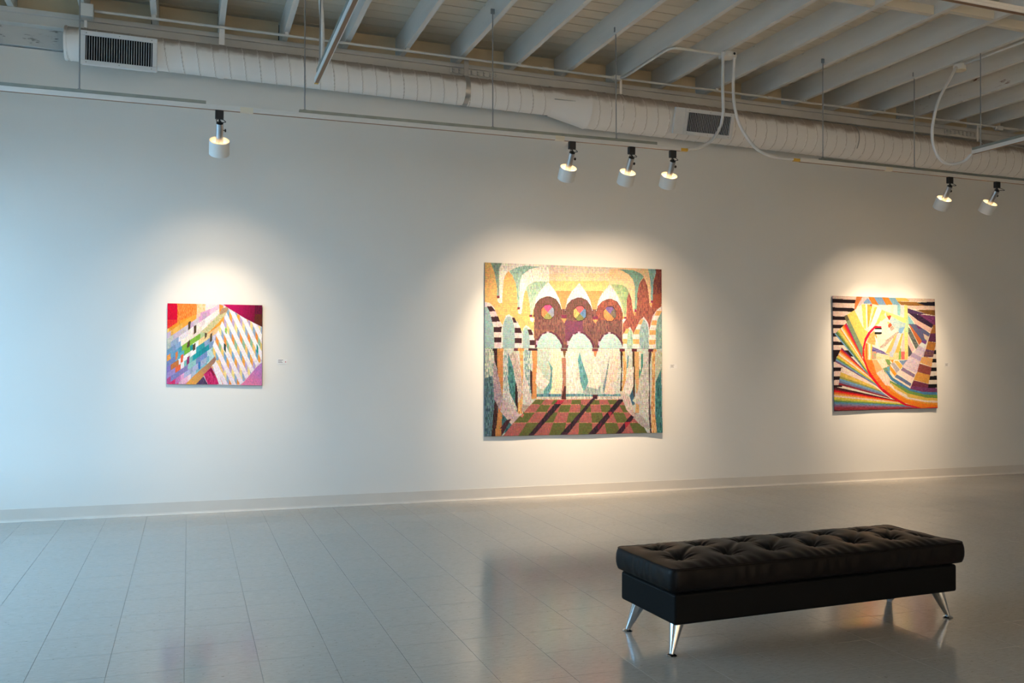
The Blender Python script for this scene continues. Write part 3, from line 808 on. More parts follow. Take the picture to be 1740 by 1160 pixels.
# ------------------------------------------------------------------ tapestries
# each hanging is a cloth mesh woven colour by colour: the design is drawn in shapes on the cloth's own grid
def hanging(name, corners, wcorners, nu, nv, label, paint, wav):
    """corners: the cloth's corners on the drawing sheet (TL, TR, BR, BL); wcorners: the same on the wall as (x, z)"""
    u = np.linspace(0, 1, nu); w = np.linspace(0, 1, nv)
    U, V = np.meshgrid(u, w, indexing='ij')
    def bl(c): 
        c = np.asarray(c, float)
        return (c[0][None,None]*((1-U)*(1-V))[...,None] + c[1][None,None]*(U*(1-V))[...,None] + c[2][None,None]*(U*V)[...,None] + c[3][None,None]*((1-U)*V)[...,None])
    S = bl(corners); Wd = bl(wcorners)
    img = paint(S[..., 0], S[..., 1], U, V)
    cx, cz = np.mean([c[0] for c in wcorners]), np.mean([c[1] for c in wcorners])
    off = wav(U, V)
    n = nu * nv
    front = np.stack([Wd[..., 0] - cx, -off, Wd[..., 1] - cz], -1).reshape(-1, 3)
    back = front + np.array([0, .007, 0])
    ii, jj = np.meshgrid(np.arange(nu - 1), np.arange(nv - 1), indexing='ij')
    a = (ii * nv + jj).ravel(); quads = np.stack([a, a + 1, a + nv + 1, a + nv], 1)
    rim = [i * nv for i in range(nu)] + [(nu-1)*nv + j for j in range(1, nv)] + [i*nv + nv-1 for i in range(nu-2, -1, -1)] + [j for j in range(nv-2, 0, -1)]
    vb = back[rim]; m_ = len(rim); fs = quads.tolist()
    fs += [(rim[k], rim[(k+1) % m_], n + (k+1) % m_, n + k) for k in range(m_)]
    me = bpy.data.meshes.new(name); me.from_pydata(np.concatenate([front, vb]).tolist(), [], fs); me.update()
    at = me.color_attributes.new('weave', 'FLOAT_COLOR', 'POINT')
    cols = np.ones((n + m_, 4), np.float32); flat = img.reshape(-1, 3)
    cols[:n, :3] = flat; cols[n:, :3] = flat[rim] * .8
    at.data.foreach_set('color', cols.ravel())
    me.polygons.foreach_set('use_smooth', [True] * len(me.polygons))
    me.materials.append(woven_mat('woven_' + name))
    o = put(name, me, None, (cx, WALL - .003, cz))
    return tag(o, label, 'tapestry', 'tapestries on the picture wall')

class Sheet:
    def __init__(s, X, Y, gain=.80, seed=1):
        s.X, s.Y = X, Y; s.img = np.zeros(X.shape + (3,)); s.gain = gain
        r = np.random.default_rng(seed); nu, nv = X.shape
        # warp streaks (along the fall of the cloth) and weft streaks
        a = r.random((nu, nv // 6 + 2)); b = r.random((nu // 6 + 2, nv))
        s.warp = np.repeat(a, 6, 1)[:, :nv]; s.weft = np.repeat(b, 6, 0)[:nu]
        s.fine = r.random((nu, nv))
    def inside(s, P):
        P = np.asarray(P, float); x, y = s.X, s.Y
        ok = (x >= P[:,0].min()) & (x <= P[:,0].max()) & (y >= P[:,1].min()) & (y <= P[:,1].max())
        idx = np.nonzero(ok)
        if len(idx[0]) == 0: return None
        px, py = x[idx], y[idx]; c = np.zeros(px.shape, bool); n = len(P); j = n - 1
        for i in range(n):
            yi, yj, xi, xj = P[i,1], P[j,1], P[i,0], P[j,0]
            if yi != yj:
                c ^= ((yi > py) != (yj > py)) & (px < (xj - xi) * (py - yi) / (yj - yi) + xi)
            j = i
        return idx[0][c], idx[1][c]
    def fill(s, P, c1, c2=None, how='warp', k=.55):
        q = s.inside(P)
        if q is None: return
        a = lin(c1)
        if c2 is None: s.img[q] = a; return
        nz = {'warp': s.warp, 'weft': s.weft, 'fine': s.fine}[how][q]
        t = np.clip((nz - .5) / .25 * .5 + k, 0, 1)[:, None]
        s.img[q] = a * (1 - t) + lin(c2) * t
    def grad(s, P, c1, c2, p, q2):
        q = s.inside(P)
        if q is None: return
        p, q2 = np.array(p, float), np.array(q2, float); d = q2 - p
        t = np.clip(((s.X[q] - p[0]) * d[0] + (s.Y[q] - p[1]) * d[1]) / (d @ d), 0, 1)
        t = np.clip(t + (s.warp[q] - .5) * .35, 0, 1)[:, None]
        s.img[q] = lin(c1) * (1 - t) + lin(c2) * t
    def fan(s, p0, p1, q0, q1, cols):
        p0, p1, q0, q1 = [np.array(z, float) for z in (p0, p1, q0, q1)]; n = len(cols)
        for i, c in enumerate(cols):
            a, b = i / n, (i + 1) / n
            s.fill([p0+(p1-p0)*a, p0+(p1-p0)*b, q0+(q1-q0)*b, q0+(q1-q0)*a], c, tuple(min(255, int(v*1.1)+8) for v in c), 'weft', .4)
    def done(s, sw=.16, sf=.14, sh_=.06):
        r = np.random.default_rng(99); nu, nv = s.X.shape
        hue = np.repeat(r.normal(0, 1, (nu, nv // 5 + 2, 3)), 5, 1)[:, :nv] * sh_ + np.repeat(r.normal(0, 1, (nu // 5 + 2, nv, 3)), 5, 0)[:nu] * sh_
        return np.clip(s.img * (1 + hue) * (1 + (s.warp - .5)[..., None] * sw * 2 + (s.fine - .5)[..., None] * sf * 2) * s.gain, 0, .95)

def fr(ox, oy, sc):
    return lambda *P: [(ox + x / sc, oy + y / sc) for x, y in P]

# --- small tapestry: pleated diagonal lattice
def paint_small(X, Y, U, V):
    s = Sheet(X, Y, .90, 3); A = fr(270, 500, 6.82)
    s.fill(A((60,60),(1240,60),(1240,1100),(60,1100)), (225,215,220))
    # sky bands at the upper left
    for x0, x1, c1, c2 in ((60,210,(222,12,50),(205,10,60)), (210,430,(242,120,40),(250,150,75)), (430,530,(250,195,140),(252,215,170)), (530,690,(250,232,228),(240,215,225))):
        s.fill(A((x0,80),(x1,80),(x1,520),(x0,520)), c1, c2)
    s.fill(A((60,295),(210,295),(210,520),(60,520)), (225,40,50), (235,60,55))
    # lattice of slanted cells
    ylow = A((0,0))[0]
    pal = [[(250,205,110),(247,165,60),(250,160,50),(250,178,70),(248,150,45)],
           [(205,180,205),(250,190,95),(248,170,70),(240,205,190),(215,165,205)],
           [(195,200,185),(200,185,205),(215,205,215),(205,175,205),(215,160,200),(225,190,215)],
           [(185,195,190),(150,170,200),(230,222,228),(248,236,228),(248,232,232),(250,238,236)],
           [(120,165,200),(135,165,205),(248,235,222),(250,232,220),(252,240,232),(248,232,228)],
           [(245,165,80),(110,170,205),(80,165,190),(140,195,75),(190,205,130),(175,195,150),(250,165,60)],
           [(130,150,205),(95,175,200),(45,165,165),(120,190,70),(248,246,248),(252,222,160),(250,205,150)],
           [(135,120,190),(215,130,75),(120,185,205),(248,245,248),(248,246,248),(60,165,175),(140,170,205),(205,200,225)],
           [(160,140,200),(240,105,70),(245,240,245),(130,200,195),(35,155,165),(40,150,165),(130,160,200)],
           [(205,90,150),(140,145,205),(150,140,200),(150,200,198),(185,150,205),(125,150,205),(180,215,225)],
           [(225,55,110),(205,120,180),(235,170,205),(180,185,220),(170,185,215),(130,190,210),(190,225,230)],
           [(222,40,90),(230,90,140),(245,190,215),(250,225,230),(190,205,225),(140,195,210),(185,220,225)],
           [(215,30,80),(225,60,110),(240,150,185),(250,215,222),(250,228,226)],
           [(215,30,85),(228,70,120),(245,180,200),(250,220,215)],
           [(210,30,85),(225,60,110),(245,190,200)]]
    q = s.inside(A((60,430),(250,300),(600,165),(690,110),(720,110),(800,190),(715,330),(660,500),(600,650),(650,720),(420,1060),(60,1060)))
    cx = (s.X[q] - 270) * 6.82; cyy = (s.Y[q] - 500) * 6.82
    NR_ = len(pal)
    row = np.clip(np.floor((cyy + .70 * cx - 450) / 66.0), 0, NR_ - 1).astype(int)
    edges = np.array([60, 135, 165, 225, 262, 330, 362, 425, 470, 520, 552, 612, 660, 900]); sh = (np.arange(NR_) * 23) % 47
    col = np.clip(np.searchsorted(edges, cx - sh[row] + 20) - 1, 0, 12)
    r2 = np.random.default_rng(12); tab = np.zeros((NR_, 13, 3))
    for r_ in range(NR_):
        for c_ in range(13):
            p = pal[r_]; tab[r_, c_] = lin(p[int(np.clip(round(c_ * (len(p) - 1) / 10 + r2.normal(0, .45)), 0, len(p) - 1))]) * r2.uniform(.82, 1.05)
    s.img[q] = tab[row, col]
    for P in (((335,325),(362,305),(358,395),(330,420)), ((398,370),(428,350),(425,440),(395,468)), ((322,560),(355,520),(350,600),(318,630)), ((388,585),(415,560),(415,640),(385,662)),
              ((525,440),(550,418),(545,495),(520,520)), ((585,465),(610,445),(605,540),(580,560)), ((320,735),(350,710),(345,800),(315,825))):
        s.fill(A(*P), (75,62,50) if P[0][1] < 700 else (140,40,100), (95,80,60) if P[0][1] < 700 else (150,60,110), 'fine')
    s.fill(A((450,790),(475,775),(475,860),(450,875)), (60,125,190))
    s.fill(A((190,680),(215,655),(212,745),(188,770)), (215,130,70)); s.fill(A((250,710),(278,690),(275,780),(248,800)), (240,105,70))
    # magenta field, lower left and the corner bands
    pass
    s.grad(A((300,1045),(400,940),(560,800),(650,710),(660,740),(640,790),(430,1045)), (248,175,80), (155,120,105), A((330,1020))[0], A((620,780))[0])
    s.fill(A((420,1045),(510,950),(560,1045)), (70,55,85), (95,75,110)); s.fill(A((510,930),(600,840),(640,920),(700,1045),(560,1045)), (190,25,90), (215,60,120))
    s.fill(A((545,905),(600,850),(645,930),(620,950),(590,890)), (140,30,70))
    # grey green ridge beam
    s.fill(A((470,440),(620,300),(770,135),(800,185),(680,330),(560,450)), (180,200,140), (225,200,160), 'fine', .5)
    s.fill(A((690,118),(730,128),(740,150),(690,215)), (240,150,60)); s.fill(A((720,160),(790,150),(800,190),(700,240),(690,220)), (190,150,120), (170,140,110))
    # purple field at the upper right, darkening to the corner
    s.grad(A((715,100),(1240,100),(1240,400),(1000,285),(860,200),(770,145)), (195,20,100), (95,18,40), A((800,160))[0], A((1200,250))[0])
    s.fill(A((1110,115),(1240,115),(1240,230),(1105,230)), (85,20,50), (110,20,55)); s.fill(A((1110,230),(1240,230),(1240,400),(1100,330)), (110,50,30), (80,40,35))
    # lattice of the right half: upright coloured bands under white slanting bars
    body = A((790,180),(860,205),(1010,290),(1195,385),(1195,760),(1130,840),(1060,920),(990,1000),(930,1045),(700,1045),(600,850),(660,760),(600,650),(650,480),(720,320))
    q = s.inside(body); cx = (s.X[q] - 270) * 6.82; cyy = (s.Y[q] - 500) * 6.82
    bands = np.array([lin(c) for c in ((250,205,120),(125,170,205),(245,170,75),(190,170,210),(252,225,150),(150,175,205),(240,150,70),(150,190,160))])
    kk = (np.floor(cx / 31.0) + np.floor((cyy - 2.05 * cx) / 195.0) * 3).astype(int) % 8
    s.img[q] = bands[kk]
    ph = ((cyy - 2.02 * cx) / 2.02 + 4000) % 98
    wsel = ph < 54
    ww = lin((252,247,250)); wp = lin((246,226,236)); tt = np.clip((cyy[wsel] - 550) / 500, 0, 1)[:, None]
    s.img[q[0][wsel], q[1][wsel]] = ww * (1 - tt) + wp * tt
    s.fill(A((745,565),(770,590),(768,680),(742,640)), (50,75,70)); s.fill(A((1130,570),(1150,610),(1150,700),(1130,670)), (30,150,140)); s.fill(A((760,380),(778,400),(775,470),(755,430)), (130,190,80))
    s.fill(A((650,770),(690,760),(760,960),(720,900)), (250,205,130)); s.fill(A((610,820),(640,810),(730,1045),(690,1045)), (250,240,240))
    s.grad(A((1195,790),(1240,760),(1240,1060),(930,1060),(990,1005),(1060,925),(1130,845)), (185,130,200), (235,130,170), A((1180,850))[0], A((1050,1030))[0])
    return s.done(.12, .16)
hanging('tapestry', A4 := [(284.7,515.4),(445.3,518.6),(445.3,655),(283.2,652.5)], [(-.171,1.770),(.596,1.776),(.602,1.080),(-.168,1.094)], 260, 236,
        'small tapestry of slanted multicoloured cells under white diagonal bars', paint_small,
        lambda U, V: .014 + .002 * np.sin(U * 9) * V + .003 * np.cos(V * 7))

# --- large tapestry: arcade with draped cloths
def paint_large(X, Y, U, V):
    s = Sheet(X, Y, .66, 5)
    A = fr(818, 440, 7.25); B = fr(970, 440, 7.25); Cc = fr(818, 590, 7.25); D = fr(970, 590, 7.25)
    WH = (250,242,228); TE = (140,190,178); YE = (250,200,110); YE2 = (246,182,92); BL_ = (170,205,206); BL2 = (140,180,186)
    # ---- upper half
    s.fill(A((0,0),(1200,0),(1200,1100),(0,1100)), YE, YE2)
    s.fill([(925,430),(1130,430),(1130,600),(925,600)], (245,222,180), (246,205,150))
    s.fill([(900,430),(1046,430),(1046,466),(900,466)], (242,226,205), (225,215,190), 'fine')
    s.fill([(926,464),(1044,464),(1044,479),(926,479)], (247,225,185), (246,205,160))
    s.fill([(926,477),(1030,477),(1030,500),(926,500)], (248,208,125), (250,190,110))
    s.fill([(930,494),(1020,494),(1020,545),(930,545)], (242,155,82), (240,140,70))
    s.fill(A((105,30),(245,42),(205,120),(205,480),(180,465),(180,330),(150,160)), (130,160,148), (150,180,160))
    s.fill(A((245,38),(800,60),(800,275),(620,275),(530,345),(470,640),(420,600),(245,540),(205,540),(205,120)), WH, (252,247,236))
    s.fill(A((325,145),(400,105),(500,80),(695,90),(560,125),(470,200),(445,300),(440,600),(418,595),(415,420),(390,270),(350,190)), TE, (165,205,190))
    s.fill(A((315,145),(360,200),(400,300),(415,420),(420,640),(470,720),(470,900),(230,800),(245,560),(245,420),(262,240),(285,180)), YE, YE2)
    s.fill(A((520,350),(545,320),(620,275),(790,275),(690,390),(640,480),(615,600),(590,700),(575,690),(565,560),(545,450)), (150,195,175), (175,205,180))
    s.fill(A((515,375),(545,450),(565,560),(572,680),(625,780),(625,950),(440,850),(470,640),(485,520),(495,440)), YE, YE2)
    for x0, y0 in ((180,452), (418,590), (562,684)):
        s.fill(A((x0,y0),(x0+32,y0),(x0+32,y0+32),(x0,y0+32)), (130,50,70))
        s.fill(A((x0+5,y0+34),(x0+45,y0+40),(x0+60,y0+62),(x0+38,y0+95),(x0+10,y0+75)), (240,232,225))
    s.fill(A((595,684),(635,684),(635,716),(595,716)), (250,190,90))
    # right side
    s.fill(B((440,120),(930,112),(975,250),(975,560),(950,590),(945,420),(900,240),(560,900),(440,500)), (246,215,165), (245,195,140))
    s.fill(B((530,122),(740,135),(830,170),(885,215),(830,290),(800,420),(790,640),(765,630),(765,330),(740,250),(690,190),(600,140)), (130,170,150), (120,175,165))
    s.fill(B((460,310),(600,312),(660,350),(690,400),(665,500),(655,700),(630,700),(610,580),(560,460),(500,370)), (150,188,140), (165,185,130))
    s.fill(B((885,225),(930,330),(950,470),(960,570),(985,600),(1120,590),(1120,720),(1000,1100),(610,1100),(615,800),(660,700),(665,500),(690,405),(720,480),(740,620),(765,690),(795,620),(800,420),(825,300)), (150,78,78), (185,105,80))
    s.fill(B((1035,112),(1140,130),(1110,600),(985,610),(1000,480),(1010,280),(1040,180)), (125,62,72), (170,90,65))
    s.fill(B((1000,440),(1110,420),(1110,600),(985,610)), (195,95,60), (165,80,62))
    s.fill(B((935,108),(1038,118),(1040,180),(1010,260),(1000,510),(978,510),(970,280),(950,170)), (125,180,185), (150,195,190))
    for x0, y0 in ((975,510), (762,622)):
        s.fill(B((x0,y0),(x0+26,y0),(x0+26,y0+30),(x0,y0+30)), (165,40,100)); s.fill(B((x0-22,y0+30),(x0+22,y0+32),(x0+5,y0+80)), (245,170,90)); 
    s.fill(B((598,708),(630,708),(630,738),(598,738)), (250,165,60)); s.fill(B((630,708),(660,708),(655,738),(630,738)), (130,60,100)); s.fill(B((605,740),(655,740),(615,795)), (235,225,215))
    # hall behind the three round arches
    s.fill([(903.5,524),(1053.6,526),(1054,592),(903.5,592)], (104,70,74), (132,88,80)); s.fill([(955,545),(985,545),(985,580),(955,580)], (125,65,105), (110,60,85))
    s.fill([(904,560),(936,560),(936,575),(904,575)], (120,80,70), (150,100,80))
    for (cx, cyy, c1, c2) in ((926.3,478.6,(250,244,236),(242,236,230)), (978.6,480.5,(222,220,226),(240,232,228)), (1031.2,483,(232,200,206),(235,215,222))):
        out = [(0,0),(-13,15),(-20,27.6),(-23.6,46),(-24,52),(22.8,52),(22.3,44),(18.8,30),(11.8,15.5)]
        s.fill([(cx+a, cyy+b) for a, b in out], c1, c2)
        inn = [(-24,60),(-23.2,48),(-20.5,38),(-13,29.5),(-3,25.6),(4,25.8),(13,30),(19.5,40),(22.5,50),(23,60)]
        s.fill([(cx+a*1.02, cyy+b-.8) for a, b in inn], (60,38,38))
        s.fill([(cx+a, cyy+b) for a, b in inn], (106,78,60) if cx < 1000 else (128,72,66), (118,74,78) if cx < 1000 else (165,84,64))
    med = [(925.8,530.3,[(205,60,130),(135,150,178),(140,150,78),(228,118,60)]), (979.6,532.4,[(215,85,95),(85,130,178),(115,122,70),(212,170,85)]), (1031.4,533.1,[(112,90,155),(112,102,92),(240,120,50),(238,135,60)])]
    for cx, cyy, cs in med:
        o8 = [(cx + 12.3*math.cos(PI/8 + k*PI/4), cyy + 14*math.sin(PI/8 + k*PI/4)) for k in range(8)]
        s.fill(o8, (62,38,40))
        o8 = [(cx + 11.4*math.cos(PI/8 + k*PI/4), cyy + 13*math.sin(PI/8 + k*PI/4)) for k in range(8)]
        for k, c in ((6, cs[0]), (0, cs[1]), (2, cs[2]), (4, cs[3])):
            s.fill([(cx, cyy)] + [o8[(k + e - 2) % 8] for e in (0, 1, 2)] if False else [(cx, cyy), o8[(k - 1) % 8], o8[k % 8], ((o8[k % 8][0] + o8[(k+1) % 8][0]) / 2, (o8[k % 8][1] + o8[(k+1) % 8][1]) / 2)], c)
            s.fill([(cx, cyy), ((o8[(k-2) % 8][0] + o8[(k-1) % 8][0]) / 2, (o8[(k-2) % 8][1] + o8[(k-1) % 8][1]) / 2), o8[(k-1) % 8], o8[k % 8]], c)
    for P, d in ((A((942,690),(1015,690),(1005,728),(955,728)), A((946,735),(1010,735),(980,790))), (B((222,705),(302,705),(295,740),(232,740)), B((228,745),(297,745),(264,797)))):
        s.fill(P, (120,42,78)); s.fill(d, (240,140,72))
    # low blue arches under the hall
    ar = [(-19,592),(-16.5,580),(-11.5,571),(-3.5,566),(5,565.8),(11.5,569.5),(18.5,578),(22.6,586),(23.3,592)]
    for cx, dy in ((926.3,0), (978.2,.6), (1031,1.2)):
        s.fill([(cx + a*1.13, b - 2.6 + dy) for a, b in ar] + [(cx+25,593),(cx-21,593)], (95,48,72))
        for t in (-17.5,-8,0,8.5,16.5):
            s.fill([(cx+t-2.2,563+abs(t)**1.6*.16+dy),(cx+t+2.2,563+abs(t)**1.6*.16+dy),(cx+t+2.2,570+abs(t)**1.6*.16+dy),(cx+t-2.2,570+abs(t)**1.6*.16+dy)], (205,165,200))
        s.fill([(cx + a, b + dy) for a, b in ar] + [(cx+23.3,593),(cx-19,593)], (188,222,218), (150,192,196))
    # striped arcades at either side
    def stripes(F, xl, xr, y0, n, stp, c1, c2, top=None):
        for k in range(n):
            a, b = y0 + k*stp, y0 + (k+1)*stp
            s.fill(F((xl(a),a),(xr(a),a),(xr(b),b),(xl(b),b)), *( (c1,) if k % 2 == 0 else (c2,) ))
    DK = (72,44,54); PK = (238,212,214)
    s.fill(A((40,530),(95,535),(150,600),(200,740),(240,800),(250,1100),(40,1100)), (240,225,222))
    s.fill(A((40,590),(70,590),(105,660),(130,760),(148,850),(148,1100),(40,1100)), BL_, BL2)
    stripes(A, lambda y: np.interp(y, (580,660,760,850,1100), (65,100,122,146,148)), lambda y: np.interp(y, (580,640,720,850,1100), (120,165,200,248,248)), 580, 8, 64, DK, PK)
    s.fill(A((235,860),(250,800),(285,700),(320,680),(370,720),(430,790),(480,900),(480,1100),(235,1100)), (242,232,228))
    s.fill(A((250,1100),(250,830),(270,750),(305,705),(340,712),(368,770),(388,850),(390,1100)), BL_, BL2)
    stripes(A, lambda y: np.interp(y, (720,780,850,1100), (355,372,388,390)), lambda y: np.interp(y, (720,780,870,1100), (385,412,472,476)), 720, 6, 63, DK, PK)
    s.fill(A((470,960),(490,850),(520,815),(560,840),(610,900),(625,1100),(470,1100)), (242,230,225))
    s.fill(A((480,1100),(480,900),(508,845),(530,838),(558,900),(568,1000),(568,1100)), BL_, BL2)
    stripes(A, lambda y: np.interp(y, (870,940,1000,1100), (540,560,568,568)), lambda y: np.interp(y, (870,940,1000,1100), (585,610,626,626)), 870, 4, 64, DK, PK)
    YS = (243,178,92); WS = (246,236,226)
    s.fill(B((610,1100),(615,930),(660,870),(705,838),(745,900),(748,1100)), (244,225,205))
    s.fill(B((668,1105),(665,950),(690,880),(715,862),(738,905),(745,1105)), (150,190,178), (170,205,180))
    stripes(B, lambda y: np.interp(y, (860,940,1110), (655,616,610)), lambda y: np.interp(y, (860,940,1110), (700,668,667)), 860, 4, 62, YS, WS)
    s.fill(B((745,1105),(760,900),(830,760),(885,712),(940,790),(990,1105)), (238,220,222))
    s.fill(B((830,1105),(825,900),(850,800),(885,740),(920,780),(945,850),(950,1105)), BL2, (165,195,200))
    stripes(B, lambda y: np.interp(y, (740,870,940,1110), (845,778,745,742)), lambda y: np.interp(y, (740,870,1110), (880,828,826)), 745, 6, 61, YS, WS)
    s.fill(B((948,1105),(955,870),(1000,700),(1060,620),(1120,580),(1120,1105)), (238,225,222))
    s.fill(B((1040,1105),(1035,900),(1060,750),(1090,660),(1130,640),(1130,1105)), (125,172,165), (150,190,180))
    stripes(B, lambda y: np.interp(y, (640,740,870,1110), (1050,1000,958,950)), lambda y: np.interp(y, (640,740,870,1110), (1125,1060,1038,1036)), 640, 8, 59, YS, WS)
    # ---- lower half: drapes between the columns
    s.fill([(815,591.5),(1135,592.5),(1135,760),(815,760)], (234,230,214), (184,204,200))
    s.fill(Cc((0,10),(150,10),(150,660),(0,660)), (140,175,175), (210,212,190)); s.fill(Cc((0,400),(130,350),(160,700),(140,1110),(0,1110)), (70,110,128), (100,140,150))
    s.fill(Cc((255,20),(310,40),(320,500),(400,760),(420,800),(255,800)), (150,190,198), (205,210,205)); s.fill(Cc((150,640),(420,780),(430,1000),(150,1100)), (45,105,120), (70,130,135))
    s.fill(Cc((310,60),(370,250),(400,450),(405,760),(340,600),(308,400)), (48,122,128), (75,150,150))
    s.fill(Cc((495,30),(575,30),(590,560),(520,600)), (120,175,185), (190,210,200))
    s.fill(Cc((655,30),(800,30),(800,600),(655,600)), (215,222,200), (165,200,195)); s.fill(Cc((820,20),(940,20),(960,580),(820,580)), (242,238,205), (225,228,190))
    s.fill(Cc((790,170),(840,250),(832,500),(782,605),(730,605),(735,540),(800,440),(822,300)), (70,140,152), (100,170,175))
    s.fill(Cc((640,575),(1180,575),(1180,612),(640,612)), (60,120,145), (90,150,165)); s.fill(D((0,575),(590,575),(590,612),(0,612)), (70,130,150), (110,165,175))
    s.fill(Cc((600,610),(1180,610),(1180,646),(600,646)), (236,230,214), (150,140,135), 'fine', .2); s.fill(D((0,605),(590,605),(600,640),(0,640)), (238,232,216), (150,140,135), 'fine', .2)
    # columns
    OR = (232,160,72); OR2 = (205,128,58); DKC = (58,38,44)
    s.fill(Cc((132,8),(255,8),(255,46),(132,46)), DKC); s.fill(Cc((185,12),(262,12),(258,48),(185,48)), OR)
    s.fill(Cc((146,46),(192,46),(195,620),(190,1110),(118,1110),(158,640),(188,290),(150,150)), DKC, (85,55,55))
    s.fill(Cc((186,46),(256,46),(252,500),(234,1110),(163,1110),(195,800)), OR, OR2)
    s.fill(Cc((378,8),(500,8),(498,46),(378,46)), (110,55,70)); s.fill(Cc((424,10),(500,10),(498,48),(424,48)), OR)
    s.fill(Cc((440,48),(488,48),(482,820),(425,825),(430,600),(455,200)), OR, (240,190,110)); s.fill(Cc((398,400),(428,560),(424,800),(392,660)), DKC)
    s.fill(Cc((552,8),(662,8),(660,42),(552,42)), (80,45,55))
    s.fill(Cc((590,42),(656,42),(650,635),(588,640),(602,200)), (240,175,95), OR2); s.fill(Cc((570,270),(598,300),(594,640),(572,470)), DKC, (70,55,60))
    s.fill(Cc((936,8),(1022,8),(1016,48),(940,48)), (105,60,62)); s.fill(Cc((962,48),(1005,48),(986,140)), (120,90,45))
    s.fill(Cc((950,130),(1000,130),(1005,470),(1000,640),(945,640),(965,400)), (215,150,120), (150,95,80)); s.fill(Cc((985,480),(1005,480),(1003,650),(948,650),(955,590)), (85,45,45))
    s.fill(D((220,12),(302,12),(296,50),(224,50)), (120,55,70)); s.fill(D((236,50),(290,50),(262,130)), (230,130,70)); s.fill(D((238,560),(290,560),(290,640),(225,640)), (85,40,50))
    s.fill(D((572,18),(638,18),(638,52),(572,52)), (115,45,60)); s.fill(D((580,52),(612,52),(606,300),(600,480),(636,640),(606,640),(578,560),(592,300)), (62,45,40))
    s.fill(D((610,52),(642,52),(664,250),(640,570),(598,570),(622,300)), OR, (240,190,110))
    s.fill(D((730,18),(798,18),(796,52),(730,52)), (105,40,60)); s.fill(D((740,52),(766,52),(772,600),(742,640)), (60,50,45), (90,70,55)); s.fill(D((762,52),(852,52),(824,300),(824,810),(772,820),(792,600),(772,380)), (238,186,112), (215,160,95))
    s.fill(D((940,18),(1008,18),(1006,54),(940,54)), (105,40,65)); s.fill(D((1006,22),(1050,22),(1048,58),(1006,58)), (245,165,80))
    s.fill(D((946,54),(988,54),(962,220),(966,700),(985,1060),(965,1060),(948,850)), DKC, (110,90,100)); s.fill(D((985,54),(1030,50),(1026,800),(1052,1060),(985,1060),(976,700),(992,400)), OR, (242,190,120))
    s.fill(D((1028,60),(1140,60),(1120,290),(1040,420)), (215,220,190), (190,200,180)); s.fill(D((1110,260),(1115,850),(1150,1080),(1058,1060),(1030,850),(1036,430)), (42,118,122), (70,145,145))
    # falling cloth
    s.fill(Cc((150,150),(210,400),(252,640),(215,770),(150,640),(138,300)), (205,180,190), (150,130,145), 'fine')
    s.fill(Cc((400,40),(455,250),(482,560),(440,680),(405,400),(330,90)), (228,214,205), (180,160,155), 'fine')
    s.fill(Cc((250,520),(330,560),(420,760),(400,800),(260,650)), (190,195,200), (225,222,220), 'fine')
    s.fill(Cc((655,210),(740,370),(808,430),(735,518),(690,518),(638,440)), (236,228,216)); s.fill(Cc((490,280),(560,500),(575,640),(608,690),(570,738),(508,650),(480,500)), (228,218,212), (205,200,200), 'fine')
    s.fill(Cc((250,625),(350,725),(482,870),(380,985),(222,790),(240,700)), (216,194,198), (205,180,188)); s.fill(Cc((480,700),(560,720),(600,760),(520,830),(470,790)), (205,195,180), (160,140,130), 'fine')
    s.fill(D((45,150),(70,55),(100,180),(170,390),(182,480),(120,555),(80,430)), (70,152,162), (100,175,180)); s.fill(D((440,110),(452,160),(424,330),(392,480),(370,590),(358,480),(400,330)), (80,140,155), (130,150,165))
    s.fill(D((110,560),(160,480),(290,515),(330,470),(330,585),(130,585)), (190,205,200), (120,150,160), 'fine', .3)
    s.fill(D((265,140),(300,230),(350,400),(292,518),(155,482),(220,330)), (240,231,214)); s.fill(D((455,30),(560,30),(562,300),(505,580),(375,578),(402,430)), (242,220,200), (230,205,190))
    s.fill(D((560,200),(600,260),(560,420),(520,560),(455,460),(540,400)), (170,195,195), (230,222,210), 'fine')
    s.fill(Cc((1010,60),(1100,60),(1180,480),(1120,580),(1090,520),(1040,580),(1005,300)), (240,232,220)); s.fill(D((-50,480),(0,440),(50,500),(0,580)), (240,232,220))
    s.fill(D((840,80),(876,80),(872,250),(822,390),(820,260)), (60,150,140)); s.fill(D((676,90),(690,110),(680,250),(662,260)), (90,150,165)); s.fill(D((700,600),(740,520),(770,700),(740,720)), (60,110,140))
    s.fill(D((690,270),(752,240),(752,480),(695,580),(612,540),(650,420)), (233,224,216)); s.fill(D((860,270),(945,60),(952,560),(885,752),(738,660),(800,560)), (224,218,208), (190,196,192), 'fine')
    s.fill(D((880,560),(950,500),(950,830),(920,880),(870,760)), (200,200,190), (225,222,215), 'fine'); s.fill(D((820,60),(850,60),(845,300),(822,260)), (225,220,200))
    # chequered floor
    ys = [645, 708, 802, 930, 1130]
    for r_ in range(4):
        ya, yb = 590 + ys[r_]/7.25, 590 + ys[r_+1]/7.25
        for k in range(10):
            def ed(y, t):
                xl = np.interp(y, (679,741), (906,849)); xr = np.interp(y, (679,741), (1058,1105)); return xl + (xr - xl) * t
            c = ((116,128,60), (95,100,50)) if (k + r_) % 2 == 0 else ((198,114,114), (176,90,84))
            s.fill([(ed(ya,k/10),ya),(ed(ya,(k+1)/10),ya),(ed(yb,(k+1)/10),yb),(ed(yb,k/10),yb)], c[0], c[1])
        s.fill([(ed(ya,0),ya-.35),(ed(ya,1),ya-.35),(ed(ya,1),ya+.35),(ed(ya,0),ya+.35)], (225,150,110))
    s.fill(Cc((140,1110),(290,900),(350,880),(230,1110)), (80,45,60)); SH = (42,46,50); SH2 = (70,35,62)
